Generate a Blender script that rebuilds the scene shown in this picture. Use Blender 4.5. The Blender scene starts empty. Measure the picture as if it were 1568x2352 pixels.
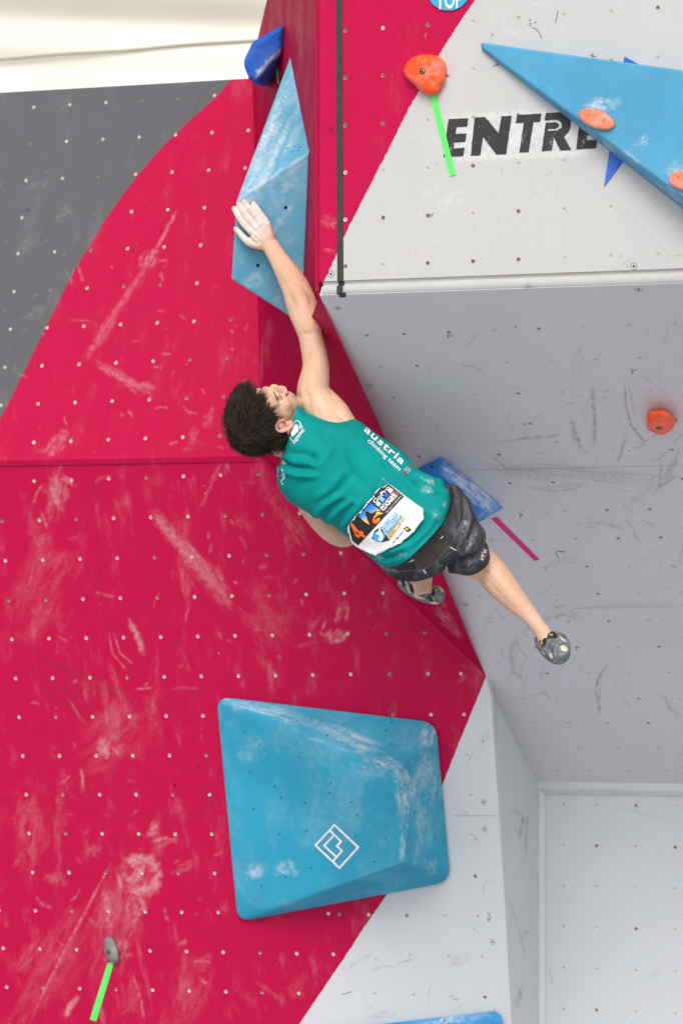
import bpy, bmesh, math, random
import numpy as np
from mathutils import Vector, Matrix, noise
from mathutils.bvhtree import BVHTree
from mathutils.geometry import delaunay_2d_cdt, tessellate_polygon

random.seed(7)
scene = bpy.context.scene
COL = scene.collection
R = math.radians

# ------------------------------------------------------------------ camera, sky, sun, exposure
VW, VH, FPX = 1568.0, 2352.0, 8960.0          # picture units used for measuring, focal length in them
PITCH = math.atan((1450 - VH / 2) / FPX)      # horizon lies at y = 1450
CAM = Vector((0, 0, 2.6))
cam_data = bpy.data.cameras.new('camera')
cam = bpy.data.objects.new('camera', cam_data)
COL.objects.link(cam)
cam.location = CAM
cam.rotation_euler = (math.pi / 2 + PITCH, 0, 0)
cam_data.sensor_fit = 'HORIZONTAL'
cam_data.sensor_width = 24.0
cam_data.lens = FPX / VW * 24.0
cam_data.clip_end = 500
cam_data.dof.use_dof = True
cam_data.dof.focus_distance = 12.25
cam_data.dof.aperture_fstop = 4.5
scene.camera = cam

SUN_EL, SUN_AZ = 41.0, -6.0                   # azimuth measured from the camera's back towards its right
world = bpy.data.worlds.new('World')
scene.world = world
world.use_nodes = True
wn = world.node_tree
wn.nodes.clear()
sky = wn.nodes.new('ShaderNodeTexSky')
sky.sky_type = 'NISHITA'
sky.sun_disc = False
sky.sun_elevation = R(SUN_EL)
sky.sun_rotation = R(180 - SUN_AZ)
sky.air_density = 1.0
sky.dust_density = 4.0
sky.ozone_density = 1.0
hs = wn.nodes.new('ShaderNodeHueSaturation')
hs.inputs['Saturation'].default_value = 0.22
bg = wn.nodes.new('ShaderNodeBackground')
bg.inputs['Strength'].default_value = 0.15
wo = wn.nodes.new('ShaderNodeOutputWorld')
wn.links.new(sky.outputs[0], hs.inputs['Color'])
wn.links.new(hs.outputs[0], bg.inputs['Color'])
wn.links.new(bg.outputs[0], wo.inputs['Surface'])

sun_data = bpy.data.lights.new('sun', 'SUN')
sun_data.energy = 1.5
sun_data.angle = R(26)
sun_data.color = (1.0, 0.95, 0.88)
sun = bpy.data.objects.new('sun', sun_data)
COL.objects.link(sun)
sd = Vector((math.sin(R(SUN_AZ)) * math.cos(R(SUN_EL)), -math.cos(R(SUN_AZ)) * math.cos(R(SUN_EL)), math.sin(R(SUN_EL))))
sun.rotation_euler = sd.to_track_quat('Z', 'Y').to_euler()
sun.location = (3, -3, 12)

vs = scene.view_settings
vs.view_transform = 'Standard'
vs.look = 'None'
vs.gamma = 1.0
vs.use_curve_mapping = False
vs.exposure = 0.03
scene.cycles.max_bounces = 8
scene.cycles.use_denoising = True

# ------------------------------------------------------------------ geometry helpers
CP, SP = math.cos(PITCH), math.sin(PITCH)
def ray(px, py):
    x, u = (px - VW / 2) / FPX, (VH / 2 - py) / FPX
    return Vector((x, CP - u * SP, SP + u * CP))
def P(px, py, d):
    return CAM + ray(px, py) * d
def proj(w):
    v = w - CAM
    d = v.y * CP + v.z * SP
    u = -v.y * SP + v.z * CP
    return (VW / 2 + v.x / d * FPX, VH / 2 - u / d * FPX, d)
FWD = Vector((0, CP, SP))

class Plane:
    def __init__(s, pts=None, p=None, n=None):
        if pts:
            p = pts[0]
            n = (pts[1] - p).cross(pts[2] - p)
        n = n.normalized()
        if n.dot(CAM - p) < 0:
            n = -n
        s.p, s.n = p, n
        s.ex = Vector((0, 0, 1)).cross(n)
        s.ex = (s.ex.normalized() if s.ex.length > 1e-4 else Vector((1, 0, 0)))
        s.ey = n.cross(s.ex).normalized()
    def hit(s, px, py, off=0.0):
        r = ray(px, py)
        return CAM + r * ((s.p + s.n * off - CAM).dot(s.n) / r.dot(s.n))
    def uv(s, w):
        return ((w - s.p).dot(s.ex), (w - s.p).dot(s.ey))
    def at(s, u, v, off=0.0):
        return s.p + s.ex * u + s.ey * v + s.n * off

W = {}                                        # world position of every object (none of the parents is turned)
def link(o, world_loc, parent=None):
    COL.objects.link(o)
    W[o.name] = Vector(world_loc)
    if parent is not None:
        o.parent = parent
        o.location = W[o.name] - W[parent.name]
    else:
        o.location = world_loc
    return o
def thing(name, label, cat, loc, group=None):
    o = bpy.data.objects.new(name, None)
    o.empty_display_size = 0.1
    link(o, loc)
    o['label'] = label
    o['category'] = cat
    if group:
        o['group'] = group
    return o
def mk(name, V, F, mats, parent=None, fm=None, smooth=False, uv=None, uvplane=None):
    V = [Vector(v) for v in V]
    c = sum(V, Vector()) / len(V)
    me = bpy.data.meshes.new(name)
    me.from_pydata([v - c for v in V], [], [tuple(f) for f in F])
    if not isinstance(mats, (list, tuple)):
        mats = [mats]
    for m in mats:
        me.materials.append(m)
    if fm is not None:
        me.polygons.foreach_set('material_index', fm)
    if smooth:
        me.polygons.foreach_set('use_smooth', [True] * len(me.polygons))
    if uvplane is not None:
        uv = [uvplane.uv(v) for v in V]
    if uv is not None:
        lay = me.uv_layers.new(name='UVMap')
        idx = np.zeros(len(me.loops), dtype=np.int32)
        me.loops.foreach_get('vertex_index', idx)
        lay.data.foreach_set('uv', np.array(uv, dtype=np.float32)[idx].ravel())
    me.update()
    o = bpy.data.objects.new(name, me)
    return link(o, c, parent)
def relabel(o, label, cat=None, group=None):
    o['label'] = label
    if cat:
        o['category'] = cat
    if group:
        o['group'] = group
    return o

def inside(poly, x, y):
    r = False
    n = len(poly)
    j = n - 1
    for i in range(n):
        xi, yi = poly[i]
        xj, yj = poly[j]
        if (yi > y) != (yj > y) and x < (xj - xi) * (y - yi) / (yj - yi) + xi:
            r = not r
        j = i
    return r
def inside_np(poly, X, Y):
    r = np.zeros(len(X), bool)
    n = len(poly)
    for i in range(n):
        xi, yi = poly[i]
        xj, yj = poly[i - 1]
        if yi == yj:
            continue
        r ^= ((yi > Y) != (yj > Y)) & (X < (xj - xi) * (Y - yi) / (yj - yi) + xi)
    return r
def cdt(outer, cuts=(), lines=(), pts=()):
    """triangles of the outer outline minus the cut outlines, with the lines as edges; also the triangles' middles"""
    vs_, es = [], []
    def add(loop, closed=True):
        b = len(vs_)
        vs_.extend(Vector((p[0], p[1])) for p in loop)
        n = len(loop)
        es.extend((b + i, b + (i + 1) % n) for i in range(n if closed else n - 1))
    add(outer)
    for c in cuts:
        add(c)
    for l in lines:
        add(l, False)
    vs_.extend(Vector((p[0], p[1])) for p in pts)
    v, e, f, *_ = delaunay_2d_cdt(vs_, es, [], 0, 1e-7)
    va = np.array([(p.x, p.y) for p in v])
    fa = np.array([tuple(t) for t in f], dtype=np.int64)
    mid = va[fa].mean(axis=1)
    ok = inside_np(outer, mid[:, 0], mid[:, 1])
    for c in cuts:
        x0, x1, y0, y1 = min(p[0] for p in c), max(p[0] for p in c), min(p[1] for p in c), max(p[1] for p in c)
        k = np.nonzero((mid[:, 0] >= x0) & (mid[:, 0] <= x1) & (mid[:, 1] >= y0) & (mid[:, 1] <= y1))[0]
        if len(k):
            ok[k] &= ~inside_np(c, mid[k, 0], mid[k, 1])
    fa, mid = fa[ok], mid[ok]
    t = va[fa]
    cr = (t[:, 1, 0] - t[:, 0, 0]) * (t[:, 2, 1] - t[:, 0, 1]) - (t[:, 1, 1] - t[:, 0, 1]) * (t[:, 2, 0] - t[:, 0, 0])
    fa[cr < 0] = fa[cr < 0][:, ::-1]
    used = np.unique(fa)
    re = -np.ones(len(va), dtype=np.int64)
    re[used] = np.arange(len(used))
    return va[used], re[fa], mid

def lerp(a, b, t):
    return a + (b - a) * t
def dense(pts, step, jit=0.0, seed=1):
    rnd = random.Random(seed)
    out = []
    for i in range(len(pts) - 1):
        a, b = pts[i], pts[i + 1]
        n = max(1, int(math.hypot(b[0] - a[0], b[1] - a[1]) / step))
        for k in range(n):
            t = k / n
            j = jit if (i or k) else 0
            out.append((lerp(a[0], b[0], t) + rnd.uniform(-j, j), lerp(a[1], b[1], t) + rnd.uniform(-j, j)))
    out.append(pts[-1])
    return out
def spline(pts, n=8):
    out = []
    q = [pts[0]] + list(pts) + [pts[-1]]
    for i in range(1, len(q) - 2):
        a, b, c, d = [np.array(x, float) for x in q[i - 1:i + 3]]
        for k in range(n):
            t = k / n
            out.append(tuple(0.5 * (2 * b + (c - a) * t + (2 * a - 5 * b + 4 * c - d) * t * t + (3 * b - a - 3 * c + d) * t ** 3)))
    out.append(tuple(float(x) for x in pts[-1]))
    return out

# ------------------------------------------------------------------ materials
class NT:
    def __init__(s, name):
        s.m = bpy.data.materials.new(name)
        s.m.use_nodes = True
        s.t = s.m.node_tree
        s.t.nodes.clear()
        s.out = s.t.nodes.new('ShaderNodeOutputMaterial')
    def n(s, typ, ins=None, **kw):
        nd = s.t.nodes.new('ShaderNode' + typ)
        for k, v in kw.items():
            setattr(nd, k, v)
        for k, v in (ins or {}).items():
            if hasattr(v, 'is_linked') or isinstance(v, bpy.types.NodeSocket):
                s.t.links.new(v, nd.inputs[k])
            else:
                nd.inputs[k].default_value = v
        return nd
    def math(s, op, a, b=0.0, clamp=False):
        return s.n('Math', {0: a, 1: b}, operation=op, use_clamp=clamp).outputs[0]
    def noise(s, vec, scale, detail=3.0, rough=0.55, dist=0.0):
        return s.n('TexNoise', {'Vector': vec, 'Scale': scale, 'Detail': detail, 'Roughness': rough, 'Distortion': dist}).outputs[0]
    def ramp(s, f, a, b, c=0.0, d=1.0, smooth=True):
        return s.n('MapRange', {'Value': f, 'From Min': a, 'From Max': b, 'To Min': c, 'To Max': d}, interpolation_type='SMOOTHSTEP' if smooth else 'LINEAR').outputs[0]
    def mix(s, f, a, b):
        nd = s.t.nodes.new('ShaderNodeMix')
        nd.data_type = 'RGBA'
        for i, v in ((0, f), (6, a), (7, b)):
            if isinstance(v, bpy.types.NodeSocket):
                s.t.links.new(v, nd.inputs[i])
            else:
                nd.inputs[i].default_value = (tuple(v) + (1,)) if i > 0 and len(v) == 3 else v
        return nd.outputs[2]
    def finish(s, col, rough=0.6, bump=None, bstr=0.2, bdist=0.002, spec=0.4, metal=0.0, sss=0.0, sssr=(0.02, 0.008, 0.004), sheen=0.0):
        b = s.n('BsdfPrincipled')
        def put(k, v):
            if isinstance(v, bpy.types.NodeSocket):
                s.t.links.new(v, b.inputs[k])
            else:
                b.inputs[k].default_value = (tuple(v) + (1,)) if isinstance(v, tuple) and len(v) == 3 and k == 'Base Color' else v
        put('Base Color', col)
        put('Roughness', rough)
        put('Specular IOR Level', spec)
        put('Metallic', metal)
        if sss:
            put('Subsurface Weight', sss)
            put('Subsurface Radius', sssr)
            put('Subsurface Scale', 1.0)
        if sheen:
            put('Sheen Weight', sheen)
        if bump is not None:
            bp = s.n('Bump', {'Height': bump, 'Strength': bstr, 'Distance': bdist})
            s.t.links.new(bp.outputs[0], b.inputs['Normal'])
        s.t.links.new(b.outputs[0], s.out.inputs['Surface'])
        return s.m
def srgb(r, g, b):
    f = lambda c: (c / 255 / 12.92) if c / 255 <= 0.04045 else ((c / 255 + 0.055) / 1.055) ** 2.4
    return (f(r), f(g), f(b))
def plain(name, col, rough=0.6, metal=0.0, spec=0.4, var=0.12, scale=40.0, bstr=0.0):
    t = NT(name)
    co = t.n('TexCoord').outputs['Object']
    f = t.ramp(t.noise(co, scale), 0.3, 0.7, 1 - var, 1 + var)
    c = t.n('Mix', data_type='RGBA', blend_type='MULTIPLY', ins={0: 1.0})
    c.inputs[6].default_value = tuple(col) + (1,)
    comb = t.n('CombineColor', {0: f, 1: f, 2: f})
    t.t.links.new(comb.outputs[0], c.inputs[7])
    return t.finish(c.outputs[2], rough, t.noise(co, scale * 6) if bstr else None, bstr, 0.001, spec, metal)

CHALK = (0.80, 0.74, 0.76)
def seg_dist(pts, line):
    """distance of the points to a polyline and the place along it (0..1)"""
    best = np.full(len(pts), 1e9)
    tt = np.zeros(len(pts))
    n = len(line) - 1
    for i in range(n):
        a, b = np.array(line[i], float), np.array(line[i + 1], float)
        ab = b - a
        t = np.clip(((pts - a) @ ab) / max(1e-9, ab @ ab), 0, 1)
        d = np.hypot(*(pts - (a + t[:, None] * ab)).T)
        k = d < best
        best[k] = d[k]
        tt[k] = (i + t[k]) / n
    return best, tt
def fbm(x, y, sc, seed=0.0, octaves=3):
    return np.array([noise.fractal((a * sc + seed, b * sc - seed, seed * 1.7), 0.7, 2.1, octaves) for a, b in zip(x, y)])
def mark_points(marks, step):
    """refinement points in picture units around the marks"""
    out = []
    for mk_ in marks:
        if mk_[0] == 'line':
            line, w = mk_[1], mk_[2]
            x0, x1 = min(p[0] for p in line) - w, max(p[0] for p in line) + w
            y0, y1 = min(p[1] for p in line) - w, max(p[1] for p in line) + w
            st = min(step, max(2.5, w / 2.5))
            g = np.array([(x + random.uniform(-.3, .3) * st, y + random.uniform(-.3, .3) * st) for y in np.arange(y0, y1 + st, st) for x in np.arange(x0, x1 + st, st)])
            d, _ = seg_dist(g, line)
            out.append(g[d < w * 1.1 + st])
        else:
            px, py, ln, wd, ang, stg = mk_
            a = R(ang)
            st = min(step, max(2.6, wd / 5))
            g = np.array([(x + random.uniform(-.3, .3) * st, y + random.uniform(-.3, .3) * st) for y in np.arange(-wd * .6, wd * .6 + st, st) for x in np.arange(-ln * .6, ln * .6 + st, st)])
            out.append(np.stack([px + g[:, 0] * math.cos(a) - g[:, 1] * math.sin(a), py - g[:, 0] * math.sin(a) - g[:, 1] * math.cos(a)], 1))
    return np.concatenate(out) if out else np.zeros((0, 2))
def mark_values(marks, px):
    """how strong the chalk (or rubber) is at each point: every mark has its own place, direction and streaks"""
    val = np.zeros(len(px))
    for i, mk_ in enumerate(marks):
        if mk_[0] == 'line':
            line, w, stg = mk_[1], mk_[2], mk_[3]
            d, t = seg_dist(px, line)
            k = np.nonzero(d < w * 1.2)[0]
            if not len(k):
                continue
            n1 = fbm(px[k, 0], px[k, 1], .09, i * 3.1)
            e = np.clip(1.0 - d[k] / w + .35 * n1, 0, 1)
            f = stg * e * e * (3 - 2 * e) * np.clip(1.15 + n1, .3, 1.2) * np.clip(np.minimum(t[k], 1 - t[k]) * 6 + .25, 0, 1)
        else:
            cx_, cy_, ln, wd, ang, stg = mk_
            a = R(ang)
            dx, dy = px[:, 0] - cx_, -(px[:, 1] - cy_)
            u = (dx * math.cos(a) + dy * math.sin(a)) / (ln / 2)
            v = (-dx * math.sin(a) + dy * math.cos(a)) / (wd / 2)
            k = np.nonzero((np.abs(u) < 1.25) & (np.abs(v) < 1.25))[0]
            if not len(k):
                continue
            u, v = u[k], v[k]
            n1 = fbm(u, v, 1.3, i * 2.3)
            n2 = fbm(u * 1.2, v * 3.2, 1.6, i * 1.1 + 5, 4)
            r = np.sqrt(u * u + v * v) + .55 * n1
            e = np.clip((1.05 - r) / .75, 0, 1)
            f = stg * e * e * (3 - 2 * e) * np.clip(.55 + 1.1 * n2, 0, 1)
        val[k] = np.maximum(val[k], f)
    return np.clip(val, 0, 1)

MARKS = {}
def paint(name, col, plane, chalk=(), scuff=(), dust=0.10, dirt=0.10, rough=0.5, speck=1.0, chalk_col=CHALK, chalk_gain=0.31, spec=0.12):
    t = NT(name)
    uv = t.n('TexCoord').outputs['UV']
    big = t.noise(uv, 1.3, 4.0)
    mid = t.noise(uv, 7.0, 5.0, 0.65)
    c = t.mix(t.ramp(big, 0.3, 0.75, 0.0, 0.35), col, tuple(x * 0.88 for x in col))
    # general chalk dust, settled in streaky patches
    stv = t.n('Mapping', {'Vector': uv, 'Rotation': (0, 0, 0.5), 'Scale': (5.0, 1.6, 1.0)}).outputs[0]
    d = t.math('MULTIPLY', t.ramp(t.noise(stv, 2.2, 6.0, 0.7), 0.5, 0.8, 0.0, dust), t.ramp(mid, 0.4, 0.65))
    c = t.mix(d, c, chalk_col)
    stv2 = t.n('Mapping', {'Vector': uv, 'Rotation': (0, 0, -0.7), 'Scale': (9.0, 2.0, 1.0)}).outputs[0]
    d2 = t.ramp(t.noise(stv2, 2.6, 6.0, 0.7), 0.58, 0.85, 0.0, dirt)
    c = t.mix(d2, c, tuple(x * 0.35 for x in col))
    MARKS[name] = (list(chalk), list(scuff))
    grain = t.ramp(t.noise(uv, 55.0, 4.0, 0.75), 0.28, 0.62, 0.30, 1.0)
    sc_ = t.n('Attribute', attribute_name='scuff').outputs['Fac']
    c = t.mix(t.math('MULTIPLY', sc_, grain, True), c, tuple(x * 0.30 + 0.02 for x in col))
    ck_ = t.n('Attribute', attribute_name='chalk').outputs['Fac']
    c = t.mix(t.math('MULTIPLY', t.math('MULTIPLY', ck_, chalk_gain), grain, True), c, chalk_col)
    # old screw holes: tiny chips that show the wood, or dark
    if speck:
        vo = t.n('TexVoronoi', {'Vector': uv, 'Scale': 9.0, 'Randomness': 1.0})
        rv = t.n('SeparateColor', {0: vo.outputs['Color']})
        sz = t.math('MULTIPLY', t.math('GREATER_THAN', rv.outputs[0], 0.62), t.math('MULTIPLY', rv.outputs[1], 0.062))
        f = t.math('LESS_THAN', vo.outputs['Distance'], sz)
        f = t.math('MULTIPLY', f, 0.75 * speck)
        c = t.mix(f, c, t.mix(t.math('GREATER_THAN', rv.outputs[2], 0.6), tuple(x * 0.25 for x in col), (0.55, 0.38, 0.24)))
        vo2 = t.n('TexVoronoi', {'Vector': uv, 'Scale': 31.0, 'Randomness': 1.0})
        rv2 = t.n('SeparateColor', {0: vo2.outputs['Color']})
        f2 = t.math('LESS_THAN', vo2.outputs['Distance'], t.math('MULTIPLY', t.math('GREATER_THAN', rv2.outputs[0], 0.93), 0.06))
        c = t.mix(t.math('MULTIPLY', f2, 0.6 * speck), c, tuple(x * 0.2 for x in col))
    bump = t.noise(uv, 260.0, 2.0)
    bump = t.math('ADD', bump, t.math('MULTIPLY', t.noise(uv, 22.0, 3.0), 0.8))
    rr = t.ramp(mid, 0.3, 0.7, rough - 0.06, rough + 0.12)
    return t.finish(c, rr, bump, 0.12, 0.002, spec)
# ------------------------------------------------------------------ the planes of the climbing wall
YAW = R(22)
EX = Vector((math.cos(YAW), -math.sin(YAW), 0))      # along the wall, to the right (and nearer)
INTO = Vector((math.sin(YAW), math.cos(YAW), 0))     # into the wall
UP = Vector((0, 0, 1))
PA = Plane(p=P(733, 650, 12.1), n=-INTO)             # upright upper wall
CR = P(600, 1047, 14.1)                              # crease between the two left walls
TILT = R(11)
PD = Plane(p=CR, n=EX.cross(-UP * math.cos(TILT) + INTO * math.sin(TILT)))
PH = Plane(p=CR, n=EX.cross(UP * math.cos(TILT) + INTO * math.sin(TILT)))
K = PD.hit(1115, 1552)                               # the prow's lower tip
GA = PA.hit(740, 680, 0.0)                           # where the overhang starts
PG = Plane(p=GA, n=EX.cross(K - GA))
FT = PG.hit(1240, 1806)
PF = Plane(p=FT, n=-INTO)
BEV = PA.hit(733, 300)
BEDGE = BEV - EX * 0.012 + INTO * 0.10               # fold between upper wall and the column's side
PB = Plane(pts=[BEDGE, BEDGE + UP, PH.hit(600, 1043)])
V0 = PA.hit(735, 674)
PC = Plane(pts=[V0, CR, K])

WALLS = 'panels of the bouldering wall'
RED = srgb(181, 13, 67)
WHITE = (0.50, 0.50, 0.495)
LGREY = (0.60, 0.625, 0.645)
GREY = (0.62, 0.62, 0.655)
DGREY = srgb(94, 94, 98)

def panel(label, plane, outline, regions, cuts_px=(), seams=(), name='climbing_wall_panel', thick=0.03, hole_r=0.0068, edge_mat=None):
    """regions: list of (material, outline in picture units or None for everything else)
    cuts_px: bolt holes; seams: joints between boards as (x0,y0,x1,y1,width m)"""
    out = [plane.uv(plane.hit(*p)) if len(p) == 2 else plane.uv(p) for p in outline]
    cuts, holes = [], []
    for (x, y) in cuts_px:
        u, v = plane.uv(plane.hit(x, y))
        if not inside(out, u, v):
            continue
        d = min(math.hypot(u - (a[0] + (b[0] - a[0]) * t), v - (a[1] + (b[1] - a[1]) * t)) for a, b in zip(out, out[1:] + out[:1])
                for t in [max(0, min(1, ((u - a[0]) * (b[0] - a[0]) + (v - a[1]) * (b[1] - a[1])) / max(1e-9, (b[0] - a[0]) ** 2 + (b[1] - a[1]) ** 2)))])
        if d < hole_r * 2:
            continue
        cuts.append([(u + math.cos(k * math.pi / 6) * hole_r, v + math.sin(k * math.pi / 6) * hole_r) for k in range(12)])
        holes.append((u, v))
    ncut = len(cuts)
    for (x0, y0, x1, y1, w) in seams:
        a, b = plane.uv(plane.hit(x0, y0)), plane.uv(plane.hit(x1, y1))
        l = math.hypot(b[0] - a[0], b[1] - a[1])
        nx, ny = -(b[1] - a[1]) / l * w / 2, (b[0] - a[0]) / l * w / 2
        cuts.append([(a[0] + nx, a[1] + ny), (b[0] + nx, b[1] + ny), (b[0] - nx, b[1] - ny), (a[0] - nx, a[1] - ny)])
    rpoly, lines = [], []
    for m, r in regions:
        if r is None:
            rpoly.append(None)
        else:
            q = [plane.uv(plane.hit(*p)) for p in r]
            rpoly.append(q)
            lines.append(q + [q[0]])
    chalk_, scuff_ = [], []
    for m, r in regions:
        chalk_ += MARKS[m.name][0]
        scuff_ += MARKS[m.name][1]
    mp = mark_points(chalk_ + scuff_, 4.0)
    pts = [plane.uv(plane.hit(x, y)) for x, y in mp]
    if pts:
        pa = np.array(pts)
        ok = inside_np(out, pa[:, 0], pa[:, 1])
        for (u, w_) in holes:
            ok &= np.hypot(pa[:, 0] - u, pa[:, 1] - w_) > hole_r * 1.25
        pts = pa[ok]
    v, f, mid = cdt(out, cuts, lines, pts)
    fmn = -np.ones(len(f), dtype=np.int64)
    for i, q in enumerate(rpoly):
        sel = (fmn < 0) & (np.ones(len(f), bool) if q is None else inside_np(q, mid[:, 0], mid[:, 1]))
        fmn[sel] = i
    fm = [int(max(0, x)) for x in fmn]
    V = [plane.at(x, y) for x, y in v]
    F = [tuple(int(i) for i in t) for t in f]
    uvs = [(float(x), float(y)) for x, y in v]
    pxs = np.array([proj(w_)[:2] for w_ in V])
    cval, sval = mark_values(chalk_, pxs), mark_values(scuff_, pxs)
    mats = [m for m, _ in regions] + [edge_mat or M['plywood']]
    # edges and back of the board
    b0 = len(V)
    n = len(out)
    for (u, w) in out:
        V.append(plane.at(u, w, -0.0005)); uvs.append((u, w))
    for (u, w) in out:
        V.append(plane.at(u, w, -thick)); uvs.append((u, w))
    for i in range(n):
        j = (i + 1) % n
        F.append((b0 + i, b0 + n + i, b0 + n + j, b0 + j)); fm.append(len(mats) - 1)
    F.append(tuple(b0 + n + i for i in range(n))); fm.append(len(mats) - 1)
    c = sum((plane.at(*o) for o in out), Vector()) / n
    lo = min((plane.at(*o).z for o in out))
    th = thing(name, label, 'climbing wall', (c.x, c.y, lo), WALLS)
    bo = mk('board', V, F, mats, th, fm, uv=uvs)
    for nm, val in (('chalk', cval), ('scuff', sval)):
        at_ = bo.data.attributes.new(nm, 'FLOAT', 'POINT')
        at_.data.foreach_set('value', np.concatenate([val, np.zeros(len(V) - len(val))]).astype(np.float32))
    th['kind'] = 'thing'
    for (u, w) in holes:
        o = bpy.data.objects.new('t_nut', TNUT if rnd_nut.random() < .72 else TNUT2)
        o.rotation_mode = 'QUATERNION'
        o.rotation_quaternion = Matrix((plane.ex, plane.ey, plane.n)).transposed().to_quaternion()
        link(o, plane.at(u, w), th)
        o['label'] = 'steel threaded insert in the board'
    return th

M = {}
M['plywood'] = plain('plywood_edge', (0.42, 0.30, 0.19), 0.7)
M['steel'] = plain('bolt_insert_steel', (0.86, 0.85, 0.80), 0.4, 0.1, scale=200)
M['dark'] = plain('dark_hole', (0.015, 0.015, 0.016), 0.8)
M['black_tape'] = plain('black_tape', (0.035, 0.034, 0.034), 0.42, var=0.2, scale=30)
M['ink'] = plain('black_marker_ink', (0.012, 0.012, 0.014), 0.6)
M['green_tape'] = plain('green_tape', (0.10, 0.86, 0.13), 0.45, var=0.05)
M['pink_tape'] = plain('magenta_tape', (0.72, 0.004, 0.19), 0.45, var=0.06)
def spray_black():
    t = NT('stencil_black')
    co = t.n('TexCoord').outputs['Object']
    c = t.mix(t.ramp(t.noise(co, 160, 4, 0.7), 0.62, 0.72), (0.03, 0.03, 0.031), (0.22, 0.22, 0.22))
    c = t.mix(t.ramp(t.noise(co, 24, 5, 0.75), 0.66, 0.75), c, (0.5, 0.5, 0.5))
    return t.finish(c, 0.7)
M['stencil'] = spray_black()

# the threaded insert behind each bolt hole: a steel cup, 12 mm wide
def tnut_mesh():
    me = bpy.data.meshes.new('t_nut')
    n, r = 10, 0.0072
    prof = [(r, -0.0008), (r * 0.95, -0.002), (r * 0.92, -0.014)]
    V = [(math.cos(2 * math.pi * k / n) * q, math.sin(2 * math.pi * k / n) * q, z) for q, z in prof for k in range(n)]
    F = []
    for s in range(2):
        for k in range(n):
            j = (k + 1) % n
            F.append((s * n + k, s * n + j, s * n + n + j, s * n + n + k))
    F.append(tuple(2 * n + k for k in range(n)))
    me.from_pydata(V, [], F)
    me.materials.append(M['steel'])
    me.polygons.foreach_set('use_smooth', [True] * len(me.polygons))
    return me
TNUT = tnut_mesh()
M['steel_dull'] = plain('bolt_insert_dirty', (0.52, 0.48, 0.40), 0.55, 0.1, scale=200)
TNUT2 = TNUT.copy()
TNUT2.materials[0] = M['steel_dull']
rnd_nut = random.Random(5)

# ---- measured bolt-hole rows -------------------------------------------------
def z_rows(rows, s, ox, oy):
    return [(x * s + ox, y * s + oy) for r in rows for (x, y) in r]
def lin(a, b, n):
    return [(lerp(a[0], b[0], k / (n - 1)), lerp(a[1], b[1], k / (n - 1))) for k in range(n)]
holesA = []
cx = [793, 879.5, 982, 1085.5, 1190, 1295, 1402.5, 1510, 1619, 1730]
for y0, y7 in ((-150, -216), (-40, -98), (69, 16.5), (177.5, 131), (286.5, 245), (395.5, 358), (503.5, 470), (611.6, 583)):
    for x in cx:
        holesA.append((x, lerp(y0, y7, (x - 793) / 717)))
holesA = [h for h in holesA if not (abs(h[0] - 982) < 6 and 150 < h[1] < 185)]
gx = [(117, 361, 1527, 306, 8), (178, 507, 1575, 457, 8), (237, 647, 1620, 602, 8), (297, 783, 1668, 744, 8), (355, 918, 1716, 882, 8)]
holesG = []
for (x0, y0, x1, y1, n) in gx:
    st = (x1 - x0 - 169) / (n - 2)
    for k in range(n + 1):
        x = x0 + (0 if k == 0 else 169 + (k - 1) * st)
        holesG.append((x * 0.5 + 784, lerp(y0, y1, (x - x0) / (x1 - x0)) * 0.5 + 589.6))
for (x0, y0, x1, y1, n) in [(575, 1047, 1566, 1021, 6), (826, 1170, 1415, 1160, 4)]:
    st = (x1 - x0) / (n - 1)
    for k in range(-1 if n == 4 else 0, n + 2):
        holesG.append(((x0 + k * st) * 0.5 + 784, lerp(y0, y1, k / (n - 1)) * 0.5 + 589.6))
for r in [(687, 125, 1465, 111, 5), (740, 250, 1513, 240, 5), (795, 375, 1560, 366, 5), (855, 498, 1411, 494, 4), (893, 617, 1458, 614, 4),
          (944, 736, 1503, 733, 4), (993, 849, 1550, 852, 4), (1042, 963, 1408, 965, 3), (1090, 1076, 1454, 1078, 3)]:
    x0, y0, x1, y1, n = r
    st = (x1 - x0) / (n - 1)
    for k in range(0, n + 3):
        holesG.append(((x0 + k * st) * 0.5 + 784, lerp(y0, y1, k / (n - 1)) * 0.5 + 1179))
for (x, y) in ((634, 379), (686, 500), (738, 622), (788, 737), (840, 850), (887, 965), (937, 1076)):
    holesG.append((x * 0.5 + 784, y * 0.5 + 1179))
for x in (985, 1136, 1316, 1497, 1680):
    holesG.append((x * 0.5 + 784, 1771))
def rowpx(pts, s, ox, oy, left=2, right=0):
    q = [(x * s + ox, y * s + oy) for x, y in pts]
    dx, dy = (q[-1][0] - q[0][0]) / (len(q) - 1), (q[-1][1] - q[0][1]) / (len(q) - 1)
    pre = [(q[0][0] - dx * k, q[0][1] - dy * k) for k in range(left, 0, -1)]
    post = [(q[-1][0] + dx * k, q[-1][1] + dy * k) for k in range(1, right + 1)]
    return pre + q + post
holesD = []
holesD += rowpx(lin((157, 1030), (1185, 997), 7), .5, 0, 589.6, 4)
for a, b, n, rt in [((10, 36), (1375, 0), 9, 0), ((25, 217), (1565, 183), 10, 0)]:
    holesD += rowpx(lin(a, b, n), .5, 0, 1179, 2, rt)
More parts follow.
